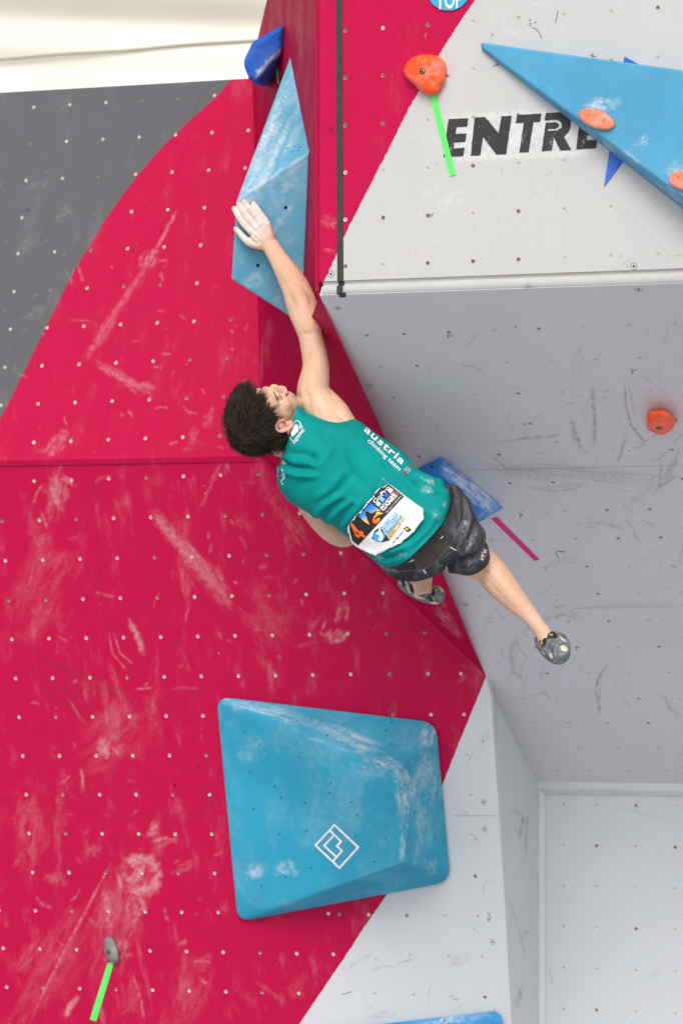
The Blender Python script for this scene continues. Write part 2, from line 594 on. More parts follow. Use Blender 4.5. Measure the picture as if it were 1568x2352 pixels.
for a, b, n, ex in [((40, 400), (1406, 373), 9, [(12, 368), (190, 367)]), ((55, 578), (1421, 558), 9, [(28, 554), (205, 553), (382, 551)]),
                    ((72, 759), (1436, 743), 9, [(42, 740), (220, 739), (397, 738), (548, 738)]), ((88, 937), (932, 930), 6, [(235, 925), (411, 925), (563, 925)]),
                    ((105, 1115), (947, 1112), 6, [(575, 1112)])]:
    holesD += rowpx(lin(a, b, n), .5, 0, 1179, 2)
    holesD += [(x * .5 + 784, y * .5 + 1179) for x, y in ex]
for a, b, n, ex in [((121, 127), (962, 127), 6, [(590, 131)]), ((134, 305), (972, 309), 6, [(601, 317)]), ((150, 484), (986, 489), 6, [(614, 503)]),
                    ((163, 661), (1002, 669), 6, [(-60, 674.5), (-10, 678), (125, 680), (300, 683), (477, 685), (628, 689)]),
                    ((15, 833), (1531, 861), 10, [(316, 866), (492, 870), (644, 874)]),
                    ((31, 1012), (1372, 1040), 9, [(153, 1045), (330, 1051), (506, 1056), (658, 1060)]),
                    ((45, 1190), (1385, 1222), 9, [(166, 1229), (343, 1234)]), ((60, 1368), (1400, 1404), 9, [])]:
    holesD += rowpx(lin(a, b, n), .5, 0, 1762, 2)
    holesD += [(x * .5 + 784, y * .5 + 1762) for x, y in ex]
holesH = []
for a, b, n in [((155, 852), (1010, 822), 6), ((175, 675), (1026, 642), 6), ((193, 500), (1043, 465), 6), ((48, 332), (1059, 288), 7), ((65, 158), (904, 120), 6)]:
    holesH += rowpx(lin(a, b, n), .5, 0, 589.6, 3)
for a, b, n in [((83, 1163), (921, 1125), 6), ((101, 998), (938, 952), 6), ((120, 827), (1125, 770), 7), ((139, 657), (1140, 597), 7), ((155, 490), (985, 436), 6)]:
    holesH += rowpx(lin(a, b, n), .5, 0, 0, 3)
holesF = []
for y0, y1 in ((173, 181), (360, 370), (547, 560), (735, 750), (925, 942), (1113, 1135), (1301, 1326)):
    for x in (1019, 1171, 1352, 1533, 1716, 1900):
        holesF.append((x * .5 + 784, lerp(y0, y1, (x - 1019) / 514) * .5 + 1762))

# ---- paint ---------------------------------------------------------------------
chalkD = [('line', [(352, 1178), (390, 1225), (440, 1290), (510, 1365)], 17, .6), ('line', [(300, 1430), (315, 1462), (328, 1500)], 9, .8), ('line', [(295, 1420), (310, 1450)], 4, .6),
          ('line', [(250, 1455), (258, 1500), (290, 1540)], 3, .5), ('line', [(262, 1455), (275, 1500), (305, 1525)], 3, .5), ('line', [(755, 1455), (760, 1475), (785, 1470), (800, 1450)], 7, .8), ('line', [(740, 1445), (748, 1425)], 4, .6),
          ('line', [(770, 1430), (780, 1395)], 6, .6), ('line', [(795, 1425), (800, 1392)], 5, .55),
          ('line', [(285, 1990), (300, 1975), (345, 1975), (362, 2005), (355, 2035), (320, 2050), (290, 2040)], 17, 1.0), ('line', [(272, 2010), (276, 2030), (274, 2052)], 8, .9), ('line', [(320, 2055), (330, 2085), (300, 2125)], 10, .7),
          ('line', [(255, 1985), (230, 2030), (150, 2180), (75, 2330)], 4, .6), ('line', [(243, 2040), (246, 2090), (252, 2140)], 15, .6), ('line', [(360, 1910), (345, 1915), (362, 1892)], 10, .7), ('line', [(345, 1935), (385, 1925), (405, 1935)], 5, .6),
          ('line', [(150, 2335), (165, 2305), (178, 2292)], 9, 1.0), ('line', [(305, 2240), (322, 2290), (330, 2340)], 5, .45), ('line', [(235, 1700), (245, 1735), (225, 1710)], 14, .8), ('line', [(185, 1765), (190, 1790), (188, 1812)], 4, .6),
          ('line', [(118, 1112), (128, 1150), (140, 1165)], 12, .75), ('line', [(95, 1178), (110, 1215)], 7, .4), ('line', [(310, 1583), (350, 1580)], 3, .6), (440, 1275, 300, 46, -48, .8), (500, 1350, 120, 60, -60, .5), (318, 1465, 80, 16, -70, .8), (770, 1458, 55, 48, 20, .85), (785, 1405, 70, 16, 75, .55),
          (240, 1712, 70, 46, 60, .8), (262, 1690, 60, 20, 40, .5), (322, 2012, 100, 100, 60, 1.0), (300, 2090, 120, 50, 70, .6), (245, 2075, 150, 34, 82, .6), (272, 2185, 70, 60, 20, .9),
          (165, 2160, 460, 9, 63, .55), (165, 2312, 66, 22, 62, .95), (330, 2230, 260, 12, -78, .4), (348, 1905, 50, 22, 62, .7), (385, 1935, 60, 14, 30, .6),
          (125, 1140, 130, 60, 80, .75), (155, 1105, 60, 26, -30, .8), (75, 1330, 160, 70, 70, .3), (660, 1190, 170, 50, -55, .35), (520, 1075, 40, 14, 80, .6),
          (485, 1110, 170, 14, 65, .45), (270, 1580, 160, 20, -70, .35), (130, 2020, 60, 30, -10, .4), (75, 1960, 60, 14, -75, .5), (190, 1795, 70, 10, 80, .5),
          (560, 2090, 60, 14, 10, .4), (620, 2280, 90, 14, -40, .35), (1060, 1560, 40, 14, 30, .4), (420, 1580, 90, 12, 0, .45), (180, 1640, 150, 10, -55, .4),
          (100, 1250, 90, 50, 60, .35), (60, 1860, 70, 30, 50, .4), (430, 1990, 70, 30, 20, .35), (700, 1480, 60, 12, 10, .35), (620, 1420, 90, 40, -60, .3),
          (210, 1960, 60, 40, 30, .35), (60, 2200, 110, 40, 60, .3), (300, 2290, 120, 40, 75, .3), (470, 2210, 60, 40, 30, .25), (560, 1200, 60, 40, -40, .25)]
scuffD = [('line', [(60, 1480), (130, 1530), (230, 1560), (330, 1620)], 5, .5), ('line', [(130, 1560), (175, 1610), (225, 1650)], 4, .6), ('line', [(240, 1535), (300, 1537), (355, 1536)], 3, .5),
          ('line', [(330, 1625), (370, 1615), (400, 1602)], 3, .6), ('line', [(380, 1487), (420, 1470)], 3, .6), ('line', [(55, 1520), (120, 1580), (210, 1610)], 5, .4), ('line', [(640, 1350), (652, 1400)], 3, .5),
          ('line', [(690, 1480), (720, 1465)], 3, .4), ('line', [(110, 1800), (180, 1822), (230, 1842)], 5, .3), ('line', [(440, 1810), (480, 1830), (495, 1862)], 4, .45), (180, 1560, 300, 16, -25, .55), (240, 1590, 280, 12, -12, .5), (150, 1620, 200, 26, -35, .45), (280, 1640, 240, 10, 10, .4), (390, 1620, 60, 10, 40, .5),
          (650, 1410, 120, 40, -60, .4), (660, 1330, 60, 12, -75, .4), (480, 1830, 50, 10, -40, .5), (500, 2140, 110, 8, 55, .35), (400, 1475, 50, 8, 30, .5)]
chalkH = [('line', [(405, 485), (370, 550), (340, 605)], 6, .55), ('line', [(345, 600), (290, 680), (235, 760), (198, 825)], 10, .36), ('line', [(225, 838), (270, 865), (330, 890)], 10, .5), ('line', [(178, 608), (190, 645)], 5, .5), (272, 710, 290, 30, 56, .4), (342, 600, 66, 44, 60, .8), (285, 870, 150, 26, -32, .5), (330, 890, 60, 30, -15, .7), (160, 640, 60, 12, -70, .45),
          (130, 1030, 90, 60, 60, .6), (145, 1000, 40, 30, 30, .7), (440, 1010, 70, 34, 70, .35), (480, 960, 60, 24, 70, .3), (180, 735, 60, 8, -5, .45)]
chalkHg = [(85, 425, 50, 22, 10, .45), (148, 488, 60, 30, 40, .4), (430, 185, 60, 16, 5, .4), (60, 560, 90, 40, 40, .25), (80, 720, 60, 30, 30, .3)]
chalkA = [('line', [(1015, 318), (1150, 312), (1290, 302), (1400, 300)], 56, 1.0), ('line', [(1020, 270), (1390, 255)], 16, .8), ('line', [(1020, 362), (1380, 345)], 16, .9), (1030, 455, 90, 60, 20, .55), (990, 440, 60, 40, 60, .45), (1180, 75, 50, 20, -20, .5), (1400, 175, 60, 40, 0, .5)]
chalkAr = [(755, 510, 30, 46, 80, .55), (756, 575, 16, 30, 80, .5)]
scuffG = [('line', [(1359, 885), (1362, 930), (1366, 975), (1364, 1025)], 7, .6), ('line', [(1434, 880), (1437, 930), (1448, 975), (1466, 1000), (1480, 1014)], 3.5, .8),
          ('line', [(1165, 1012), (1210, 1006), (1250, 1002), (1283, 999)], 4.5, .55), ('line', [(1128, 1046), (1160, 1075), (1200, 1080), (1290, 1082)], 5, .5), ('line', [(1310, 960), (1322, 1000), (1338, 1035)], 6, .55),
          ('line', [(1436, 1005), (1425, 1040), (1418, 1062)], 6, .45), ('line', [(1520, 1060), (1513, 1115), (1530, 1110), (1560, 1040)], 6, .5), ('line', [(1556, 1090), (1500, 1130)], 5, .4),
          ('line', [(1186, 1460), (1172, 1500), (1180, 1545), (1200, 1560)], 8, .45), ('line', [(1200, 1450), (1245, 1425), (1290, 1412), (1340, 1420)], 7, .4), ('line', [(1396, 1524), (1372, 1560), (1367, 1590), (1377, 1620), (1375, 1642)], 4.5, .7),
          ('line', [(1524, 1600), (1535, 1625), (1560, 1648)], 5, .45), ('line', [(1220, 1120), (1275, 1128), (1330, 1122)], 4, .45), ('line', [(1215, 1600), (1250, 1590), (1262, 1605)], 5, .3),
          ('line', [(1345, 1200), (1390, 1203), (1430, 1215)], 4, .35), ('line', [(1270, 1395), (1300, 1390)], 4, .5), ('line', [(1240, 1560), (1250, 1520)], 8, .25), (1362, 955, 150, 12, 88, .45), (1455, 947, 150, 7, -80, .6), (1247, 1005, 90, 9, 5, .5), (1330, 1090, 470, 60, -4, .4), (1180, 1085, 200, 20, -12, .5), (1310, 1115, 170, 12, 5, .5),
          (1320, 1010, 70, 14, -65, .5), (1430, 1020, 90, 12, 70, .4), (1530, 1090, 140, 18, 62, .5), (1480, 1130, 120, 30, 40, .35), (1182, 1500, 120, 18, 82, .4), (1250, 1420, 110, 16, 30, .35), (1377, 1585, 120, 8, 84, .6),
          (1200, 1580, 90, 14, 70, .3), (1540, 1620, 110, 14, -50, .35), (1290, 1290, 120, 20, 20, .25), (1400, 1205, 150, 14, -15, .3), (1120, 1430, 60, 10, 60, .4), (1300, 1475, 60, 20, 0, .3)]
chalkG = [(1140, 1050, 90, 50, 0, .25), (1420, 1655, 60, 26, -10, .5), (1500, 1265, 50, 24, 20, .4), (1550, 1550, 40, 30, 0, .4), (1070, 1010, 24, 20, 0, .4), (1000, 905, 24, 14, 0, .4)]
scuffE = [(1195, 1905, 70, 8, 80, .5), (1130, 1640, 160, 20, 82, .6), (1205, 2150, 30, 10, 40, .5), (1190, 2290, 60, 14, 70, .5), (1140, 1835, 60, 14, 80, .3)]
scuffDw = [(1050, 2210, 60, 30, 20, .45), (1120, 2110, 26, 6, -60, .7), (820, 2210, 90, 16, 30, .4), (880, 2330, 110, 30, 10, .3), (1060, 1870, 40, 14, 10, .4), (1115, 1690, 40, 16, 80, .5)]
def flecks(seed, n, box, lens, wid, st, hot=()):
    """many small dabs and scratches, thicker around the busy places"""
    r_ = random.Random(seed)
    out = []
    for _ in range(n):
        if hot and r_.random() < .6:
            hx, hy, hr = r_.choice(hot)
            x, y = hx + r_.gauss(0, hr), hy + r_.gauss(0, hr)
        else:
            x, y = r_.uniform(box[0], box[2]), r_.uniform(box[1], box[3])
        a = r_.uniform(0, math.pi)
        l = r_.uniform(*lens) * (1 if r_.random() < .8 else 2.2)
        b_ = a + r_.uniform(-.6, .6)
        m = (x + math.cos(a) * l / 2, y - math.sin(a) * l / 2)
        out.append(('line', [(x, y), m, (m[0] + math.cos(b_) * l / 2, m[1] - math.sin(b_) * l / 2)], r_.uniform(*wid), r_.uniform(*st)))
    return out
HOTD = [(150, 1560, 110), (320, 2020, 90), (260, 2180, 60), (200, 1720, 70), (640, 1400, 80), (130, 1140, 60), (480, 1300, 90), (780, 1460, 50), (120, 1900, 120)]
chalkD += flecks(3, 80, (0, 1070, 700, 2352), (4, 24), (2.2, 7), (.12, .5), HOTD)
chalkD += [(90, 1340, 260, 150, 60, .25), (250, 1700, 240, 150, 40, .22), (280, 2100, 280, 140, 70, .34), (120, 2230, 300, 120, 60, .24), (420, 2300, 260, 90, 70, .25), (600, 1420, 220, 140, -50, .25), (80, 1900, 200, 120, 80, .3)]
scuffD += flecks(4, 80, (0, 1100, 900, 2352), (14, 60), (1.8, 3.2), (.2, .55), HOTD)
chalkH += flecks(5, 40, (60, 600, 590, 1040), (4, 22), (2.2, 5.5), (.15, .55), [(130, 1010, 60), (330, 880, 60), (340, 600, 40), (450, 980, 50)])
chalkHg += flecks(6, 22, (0, 240, 380, 900), (4, 18), (2.2, 4), (.12, .35), [(100, 450, 60), (60, 700, 60)])
scuffG += flecks(7, 110, (900, 720, 1568, 1790), (8, 60), (1.6, 3.4), (.15, .5), [(1340, 1080, 130), (1450, 1000, 80), (1230, 1500, 70), (1500, 1250, 80)])
chalkG += flecks(8, 60, (900, 720, 1568, 1790), (3, 14), (1.8, 4), (.2, .6), [(1150, 900, 100), (1400, 1650, 60), (1500, 1260, 60)])
scuffDw += flecks(9, 50, (800, 1700, 1150, 2352), (5, 30), (1.6, 3.2), (.15, .5))
scuffA = flecks(10, 40, (900, 300, 1568, 630), (3, 14), (1.4, 2.4), (.2, .6))
chalkA += flecks(11, 40, (900, 20, 1568, 630), (4, 16), (2, 4), (.2, .6), [(1030, 455, 50), (1190, 60, 40)])
M['redA'] = paint('red_paint_upper', RED, PA, chalkAr, dust=.05, dirt=.05, speck=.6)
M['whiteA'] = paint('pale_grey_paint_upper', WHITE, PA, chalkA, scuffA, dust=.10, dirt=.03, chalk_col=(.9, .9, .9))
M['redB'] = paint('red_paint_column_side', RED, PB, [(690, 60, 120, 22, 88, .35), (690, 130, 110, 16, 80, .35), (612, 790, 120, 30, 80, .3), (600, 830, 160, 6, 89, .7)], dust=.05, speck=.5, spec=.04)
M['redC'] = paint('red_paint_underside', RED, PC, [(1022, 1420, 60, 36, -50, .95), (1045, 1450, 60, 20, -50, .7), (1010, 1395, 40, 16, 20, .5)], [(760, 850, 160, 8, -60, .4)], dust=.03, spec=.06)
M['redH'] = paint('red_paint_left_upper', RED, PH, chalkH, [(220, 840, 120, 10, 60, .3), (300, 800, 30, 10, 60, .4)], dust=.10)
M['greyH'] = paint('dark_grey_paint', DGREY, PH, chalkHg, dust=.10, dirt=.06)
M['redD'] = paint('red_paint_left_lower', RED, PD, chalkD, scuffD, dust=.20, dirt=.16)
M['whiteD'] = paint('pale_grey_paint_left_lower', LGREY, PD, [(1040, 2225, 60, 40, 0, .5)], scuffDw, dust=.10, dirt=.05, chalk_col=(.9, .9, .9))
M['greyG'] = paint('grey_paint_overhang', GREY, PG, chalkG, scuffG, dust=.10, dirt=.06, chalk_col=(.8, .8, .8))
M['greyF'] = paint('pale_grey_paint_recess', LGREY, PF, (), [(1480, 1870, 140, 8, -15, .3), (1450, 1860, 60, 10, -10, .25), (1265, 2240, 50, 12, -80, .35), (1500, 2240, 50, 14, 40, .25)], dust=.05, dirt=.04)

# upper wall ---------------------------------------------------------------------
Abot_l, Abot_r = PA.hit(733, 646), None
zA = Abot_l.z
def on_z(plane, px, z):                              # point of an upright plane below picture column px at height z
    a, b = plane.hit(px, 600), plane.hit(px, 500)
    return a + (b - a) * ((z - a.z) / (b.z - a.z))
A_tl, A_tr, A_br = PA.hit(733, -420), PA.hit(2050, -420), on_z(PA, 2050, zA)
redA_line = [(1260, -290), (1175, -140), (1090, 0), (1058, 46), (1008, 124), (975, 184), (937, 252), (893, 340), (846, 432), (800, 522), (766, 598), (744, 646), (738, 668)]
wallA = panel('upright upper wall, red left edge and pale grey right, stencilled with black letters', PA,
              [A_tl, A_tr, A_br, Abot_l], [(M['redA'], [(600, -500), (1300, -500)] + dense(redA_line, 5, 1.0, 3) + [(700, 690), (600, 690)]), (M['whiteA'], None)], holesA,
              edge_mat=M['redA'])
# rounded lip under it: profile (outwards, down) swept along the wall
prof = [(0.0, -0.0008)]
prof += [(-0.009 * math.sin(a), -0.011 * (1 - math.cos(a)) - 0.001) for a in [R(20 * k) for k in range(1, 6)]]
prof += [(-0.002, -0.0155), (0.003, -0.017), (0.0045, -0.020), (0.0045, -0.040), (-0.002, -0.044)]
lipV, lipF, lipU = [], [], []
L0 = Abot_l + EX * 0.010
for s, e in ((0.0, 0), (2.0, 1)):
    for o, dz in prof:
        w = L0 + EX * s - INTO * o + UP * dz
        lipV.append(w); lipU.append(PA.uv(w))
n = len(prof)
for i in range(n - 1):
    lipF.append((i, i + 1, n + i + 1, n + i))
mk('lip', lipV, lipF, M['whiteA'], wallA, smooth=True, uv=lipU)

# folded red strip between the upper wall and the column side
b1, b0_ = BEV - EX * 0.001, BEDGE
def at_z(p, z):
    return Vector((p.x, p.y, z))
zb, zt = PA.hit(733, 668).z, A_tl.z
mid = BEV - EX * 0.016 + INTO * 0.004
fold = [BEV - EX * .0005 - INTO * .001, BEV - EX * 0.004 + INTO * 0.004, BEV - EX * 0.018 + INTO * 0.010, BEV - EX * 0.020 + INTO * 0.014, BEDGE]
fV = [at_z(p, z) for z in (zb, zt) for p in fold]
nf = len(fold)
mk('corner_strip', fV, [(i, i + 1, nf + i + 1, nf + i) for i in range(nf - 1)], M['redA'], wallA, uvplane=PA)

# column side --------------------------------------------------------------------
zbB = zb
Btop = at_z(BEDGE, zt)
Bbot = at_z(BEDGE, zb - 0.004)
def meet(pl, a, b):                                  # where the line a-b meets the plane
    t = (pl.p - a).dot(pl.n) / (b - a).dot(pl.n)
    return a + (b - a) * t
cr_lo = PB.hit(600, 1046)
cr_hi = PB.hit(569, 183)
B_out = [Bbot, Btop, PB.hit(700, -420), PB.hit(640, -110), PB.hit(612, 2), cr_hi, PB.hit(585, 560), cr_lo]
wallB = panel('narrow red side of the column behind the long pale blue volume', PB, B_out, [(M['redB'], None)], [], edge_mat=M['redB'])

# underside of the prow ----------------------------------------------------------
S1 = PC.hit(770, 762)
strip_in = [PC.hit(758, 742), PC.hit(846, 950), PC.hit(1000, 1304), PC.hit(1098, 1524)]
wallC = panel('dark red triangular underside of the prow behind the climber', PC, [V0, CR, K], [(M['redC'], None)], [], edge_mat=M['redC'], thick=0.02)
lift = [V0 + PC.n * .004, PC.hit(862, 962, .030), PC.hit(1014, 1316, .030), K + PC.n * .004]
base = [V0 + PC.n * .002, PC.hit(838, 956, .003), PC.hit(985, 1300, .003), K + PC.n * .002]
outr = [V0 + PC.n * .004, PC.hit(867, 965, .002), PC.hit(1019, 1322, .002), K + PC.n * .003]
mk('edge_batten', base + lift + outr, [(i, i + 1, 4 + i + 1, 4 + i) for i in range(3)] + [(4 + i, 4 + i + 1, 8 + i + 1, 8 + i) for i in range(3)], M['redC'], wallC, uvplane=PC)

# grey overhang ------------------------------------------------------------------
GR = PG.hit(2050, 600)
lineG = lambda px: meet(Plane(p=PG.p, n=PG.n), PG.hit(px, 600), PG.hit(px, 620))
g_tl = V0
g_tr = GA + EX * 1.95
ft_r = FT + EX * 1.9
G_out = [g_tl, g_tr + EX * 0, ft_r, FT, K]
G_out = [PG.p + (p - PG.p) - PG.n * ((p - PG.p).dot(PG.n)) for p in G_out]
wallG = panel('grey overhanging panel under the upper wall, scuffed by shoe rubber', PG, G_out, [(M['greyG'], None)], holesG,
              edge_mat=M['greyG'], seams=[(900, 1084, 1700, 1066, .0013), (1085, 1402, 1700, 1392, .0008)])

# left upper wall ----------------------------------------------------------------
H_out = [PH.hit(-420, 1066), CR + EX * .02, PH.hit(609, 800), PH.hit(599, 500), PH.hit(585, 180), PH.hit(560, 180), PH.hit(0, 212), PH.hit(-420, 236)]
grey_line = [(580, 172), (548, 178), (528, 186), (500, 218), (450, 263), (400, 310), (360, 350), (320, 398), (282, 447), (246, 498), (218, 543), (188, 592), (150, 660), (106, 750), (70, 824), (32, 900), (0, 962), (-50, 1070)]
gl = dense(spline(grey_line, 4), 6, .5, 5)
wallH = panel('upper left wall leaning back, dark grey with a curved red field', PH, H_out,
              [(M['greyH'], [(-600, 1075), (-600, 100), (575, 100)] + gl), (M['redH'], None)], holesH,
              seams=[(470, 180, 222, 1046, .0006)])

# left lower wall ----------------------------------------------------------------
d_edge = [(1115, 1552), (1127, 1600), (1134, 1700), (1146, 1880), (1158, 2060), (1174, 2352), (1196, 2760)]
white_line = [(1116, 1555), (1064, 1682), (1020, 1792), (985, 1880), (940, 1965), (886, 2058), (840, 2125), (790, 2202), (738, 2278), (690, 2350), (600, 2480), (480, 2640), (380, 2780)]
wl = dense(spline(white_line, 3), 6, .6, 9)
dz_low = 2775
D_out = [PD.hit(-420, 1066)] + [PD.hit(-420, dz_low), PD.hit(1196, dz_low)] + [PD.hit(*p) for p in d_edge[::-1]][1:-1] + [K, CR]
D_out[0] = H_p = PH.hit(-420, 1066)
# put the crease end exactly on both walls
dcr = CR + (-EX) * ((CR - H_p).dot(EX))
D_out[0] = dcr
wallD = panel('large lower left wall, red with a pale grey corner, covered in chalk marks', PD, D_out,
              [(M['whiteD'], [(1400, 1500), (1400, 2900), (380, 2900)] + wl[::-1]), (M['redD'], None)], holesD,
              edge_mat=M['whiteD'],
              seams=[(213, 1060, 296, 2360, .0006), (590, 1062, 612, 1640, .0004), (-300, 1868, 520, 1869, .0005), (1046, 1874, 1142, 1874, .0012)])
mk('crease_batten', [dcr + PH.n * .001 + UP * .012, CR + PH.n * .001 + UP * .012, CR + PD.n * .006 + PH.n * .003, dcr + PD.n * .006 + PH.n * .003, CR - UP * .02 + PD.n * .0012, dcr - UP * .02 + PD.n * .0012],
   [(0, 3, 2, 1), (3, 5, 4, 2)], M['redD'], wallD, uvplane=PD)

# return between the left lower wall and the recess ------------------------------
FB = at_z(FT, 0.02)
eL = [K] + [PD.hit(*p) for p in d_edge[1:]]
eR = [FT]
for p in eL[1:]:
    z = p.z
    eR.append(at_z(FT, min(FT.z - 0.001, z)))
ev, ef = [], []
rows = []
fine = []
for (a0, b0e), (a1, b1e) in zip(zip(eL, eR), list(zip(eL, eR))[1:]):
    n_ = 30
    for k in range(n_):
        fine.append((a0.lerp(a1, k / n_), b0e.lerp(b1e, k / n_)))
fine.append((eL[-1], eR[-1]))
TS = [0.0, .02] + [k / 24 for k in range(1, 25)]
for a, b in fine:
    row = []
    for t in TS:
        row.append(len(ev)); ev.append(a.lerp(b, t) - PD.n * (.001 if t == 0 else 0))
    rows.append(row)
for r0, r1 in zip(rows, rows[1:]):
    for i in range(len(TS) - 1):
        ef.append((r0[i], r0[i + 1], r1[i + 1], r1[i]))
PE = Plane(pts=[K, FT, eL[-1]])
M['greyE'] = paint('pale_grey_paint_return', LGREY, PE, (), scuffE, dust=.12, dirt=.06, chalk_col=(.85, .88, .9))
thE = thing('climbing_wall_panel', 'narrow pale grey return face between red wall and recessed wall', 'climbing wall', (ev[-1].x, ev[-1].y, ev[-1].z), WALLS)
eb_ = mk('board', ev, ef, M['greyE'], thE, uvplane=PE, smooth=True)
scuffE += [('line', [(1196, 1865), (1200, 1890), (1192, 1925)], 5, .6), ('line', [(1212, 1875), (1208, 1910), (1208, 1965)], 3, .6), ('line', [(1130, 1575), (1134, 1640), (1138, 1720)], 8, .6), ('line', [(1140, 1590), (1150, 1625)], 6, .4), ('line', [(1195, 2154), (1207, 2146), (1215, 2147)], 4, .6),
           ('line', [(1190, 2270), (1197, 2290), (1186, 2310)], 5, .6), ('line', [(1172, 2070), (1190, 2130), (1210, 2215)], 2.5, .4), ('line', [(1180, 1860), (1190, 1870)], 8, .4)]
epx_ = np.array([proj(w_)[:2] for w_ in ev])
for nm, val in (('chalk', mark_values([(1175, 1975, 120, 40, 85, .7), (1190, 2040, 80, 30, 80, .5)], epx_)), ('scuff', mark_values(scuffE, epx_))):
    eb_.data.attributes.new(nm, 'FLOAT', 'POINT').data.foreach_set('value', val.astype(np.float32))
thE['kind'] = 'thing'

# recessed wall ------------------------------------------------------------------
F_out = [FT, FT + EX * 1.9, at_z(FT + EX * 1.9, .02), FB]
wallF = panel('pale grey recessed upright wall below the overhang', PF, F_out, [(M['greyF'], None)], holesF)
tr = 0.022
mk('corner_trim', [FT - INTO * .002 + UP * 0, FT - INTO * .030 - EX * .005 + UP * .022, FT + EX * 1.9 - INTO * .030 + UP * .022, FT + EX * 1.9 - INTO * .002,
                   FT - INTO * .004 - UP * .030, FT + EX * 1.9 - INTO * .004 - UP * .030, FT - INTO * .0292 - UP * .008, FT + EX * 1.9 - INTO * .0292 - UP * .008],
   [(1, 6, 7, 2), (6, 4, 5, 7)], M['greyF'], wallF, uvplane=PF)
mk('corner_trim', [FT - INTO * .020 - EX * .002, FB - INTO * .020 - EX * .002, FB - INTO * .006 + EX * .02, FT - INTO * .006 + EX * .02 - UP * .03, FB - INTO * .002 + EX * .021, FT - INTO * .002 + EX * .021 - UP * .03],
   [(0, 1, 2, 3), (3, 2, 4, 5)], M['greyF'], wallF, uvplane=PF)

# ------------------------------------------------------------------ ground mats and tent canopy
M['mat'] = plain('crash_mat_vinyl', (0.46, 0.47, 0.50), 0.55, var=.2, scale=1.5)
g = mk('ground', [(-120, -120, 0), (120, -120, 0), (120, 120, 0), (-120, 120, 0)], [(0, 1, 2, 3)], M['mat'])
g['kind'] = 'structure'
def canvas():
    t = NT('tent_canvas')
    co = t.n('TexCoord').outputs['Object']
    c = t.mix(t.ramp(t.noise(co, .9, 3), .35, .7), (0.95, 0.92, 0.83), (0.90, 0.86, 0.76))
    d = t.n('BsdfDiffuse', {'Color': c})
    tl = t.n('BsdfTranslucent', {'Color': c})
    m = t.n('MixShader', {0: 0.35, 1: d.outputs[0], 2: tl.outputs[0]})
    t.t.links.new(m.outputs[0], t.out.inputs['Surface'])
    return t.m
M['canvas'] = canvas()
M['rope'] = plain('seam_rope', (0.22, 0.21, 0.12), 0.8)
tent = thing('tent_canopy', 'cream tent canopy with a dark seam rope, high behind the wall', 'tent', P(300, 300, 20))
cv, cf = [], []
nu, nv = 60, 90
def canopy(s, t):
    # s along the picture's width, t down; falls away from the camera towards its lower edge
    px, py = lerp(-900, 1500, s), lerp(-700, 420, t)
    d = lerp(20.9, 20.0, t) + 0.6 * (s - .5)
    sag = 0.10 * math.sin(t * 17 + s * 2.5) + 0.035 * math.sin(t * 52 - s * 9 + 1) + 0.03 * math.sin(s * 14 + t * 5)
    return P(px, py - 75 * s, d + sag)
for j in range(nv + 1):
    for i in range(nu + 1):
        cv.append(canopy(i / nu, j / nv))
for j in range(nv):
    for i in range(nu):
        a = j * (nu + 1) + i
        cf.append((a, a + 1, a + nu + 2, a + nu + 1))
mk('fabric', cv, cf, M['canvas'], tent, smooth=True)
# ------------------------------------------------------------------ helpers for small things
def tube(path, rad, n=8, closed_ends=True):
    path = [Vector(p) for p in path]
    if not isinstance(rad, (list, tuple)):
        rad = [rad] * len(path)
    V, F = [], []
    up = Vector((0.123, 0.37, 0.9)).normalized()
    for i, p in enumerate(path):
        t = (path[min(i + 1, len(path) - 1)] - path[max(i - 1, 0)]).normalized()
        a = t.cross(up)
        a = a.normalized() if a.length > 1e-4 else t.cross(Vector((1, 0, 0))).normalized()
        b = t.cross(a)
        for k in range(n):
            th = 2 * math.pi * k / n
            V.append(p + (a * math.cos(th) + b * math.sin(th)) * rad[i])
    for i in range(len(path) - 1):
        for k in range(n):
            j = (k + 1) % n
            F.append((i * n + k, i * n + j, i * n + n + j, i * n + n + k))
    if closed_ends:
        F.append(tuple(range(n))[::-1])
        F.append(tuple((len(path) - 1) * n + k for k in range(n)))
    return V, F
_cb = BVHTree.FromPolygons([tuple(v) for v in cv], cf)
rp = []
for k in range(25):
    x = lerp(-400, 760, k / 24)
    h = _cb.ray_cast(CAM, ray(x, 137 - (x / 600) * 46 + 1.2 * math.sin(k)).normalized())[0]
    if h:
        rp.append(h - FWD * .02)
mk('seam_rope', *tube(rp, .006, 6), M['rope'], tent)

def flat_poly(plane, poly_px, off, thick=0.0):
    """sheet on a wall plane from an outline in picture units, with a small thickness"""
    uv = [plane.uv(plane.hit(x, y)) for x, y in poly_px]
    v, f, _ = cdt(uv)
    V = [plane.at(x, y, off) for x, y in v]
    F = [tuple(int(i) for i in t) for t in f]
    if thick:
        b = len(V)
        n = len(uv)
        V += [plane.at(x, y, off) for x, y in uv] + [plane.at(x, y, off - thick) for x, y in uv]
        for i in range(n):
            j = (i + 1) % n
            F.append((b + i, b + n + i, b + n + j, b + j))
    return V, F
def stroke_px(line, w):
    """outline (in picture units) of a thin stroke along a polyline"""
    L_, R_ = [], []
    for i, p in enumerate(line):
        a, b = line[max(i - 1, 0)], line[min(i + 1, len(line) - 1)]
        l = math.hypot(b[0] - a[0], b[1] - a[1]) or 1
        nx, ny = -(b[1] - a[1]) / l * w / 2, (b[0] - a[0]) / l * w / 2
        L_.append((p[0] + nx, p[1] + ny))
        R_.append((p[0] - nx, p[1] - ny))
    return L_, R_
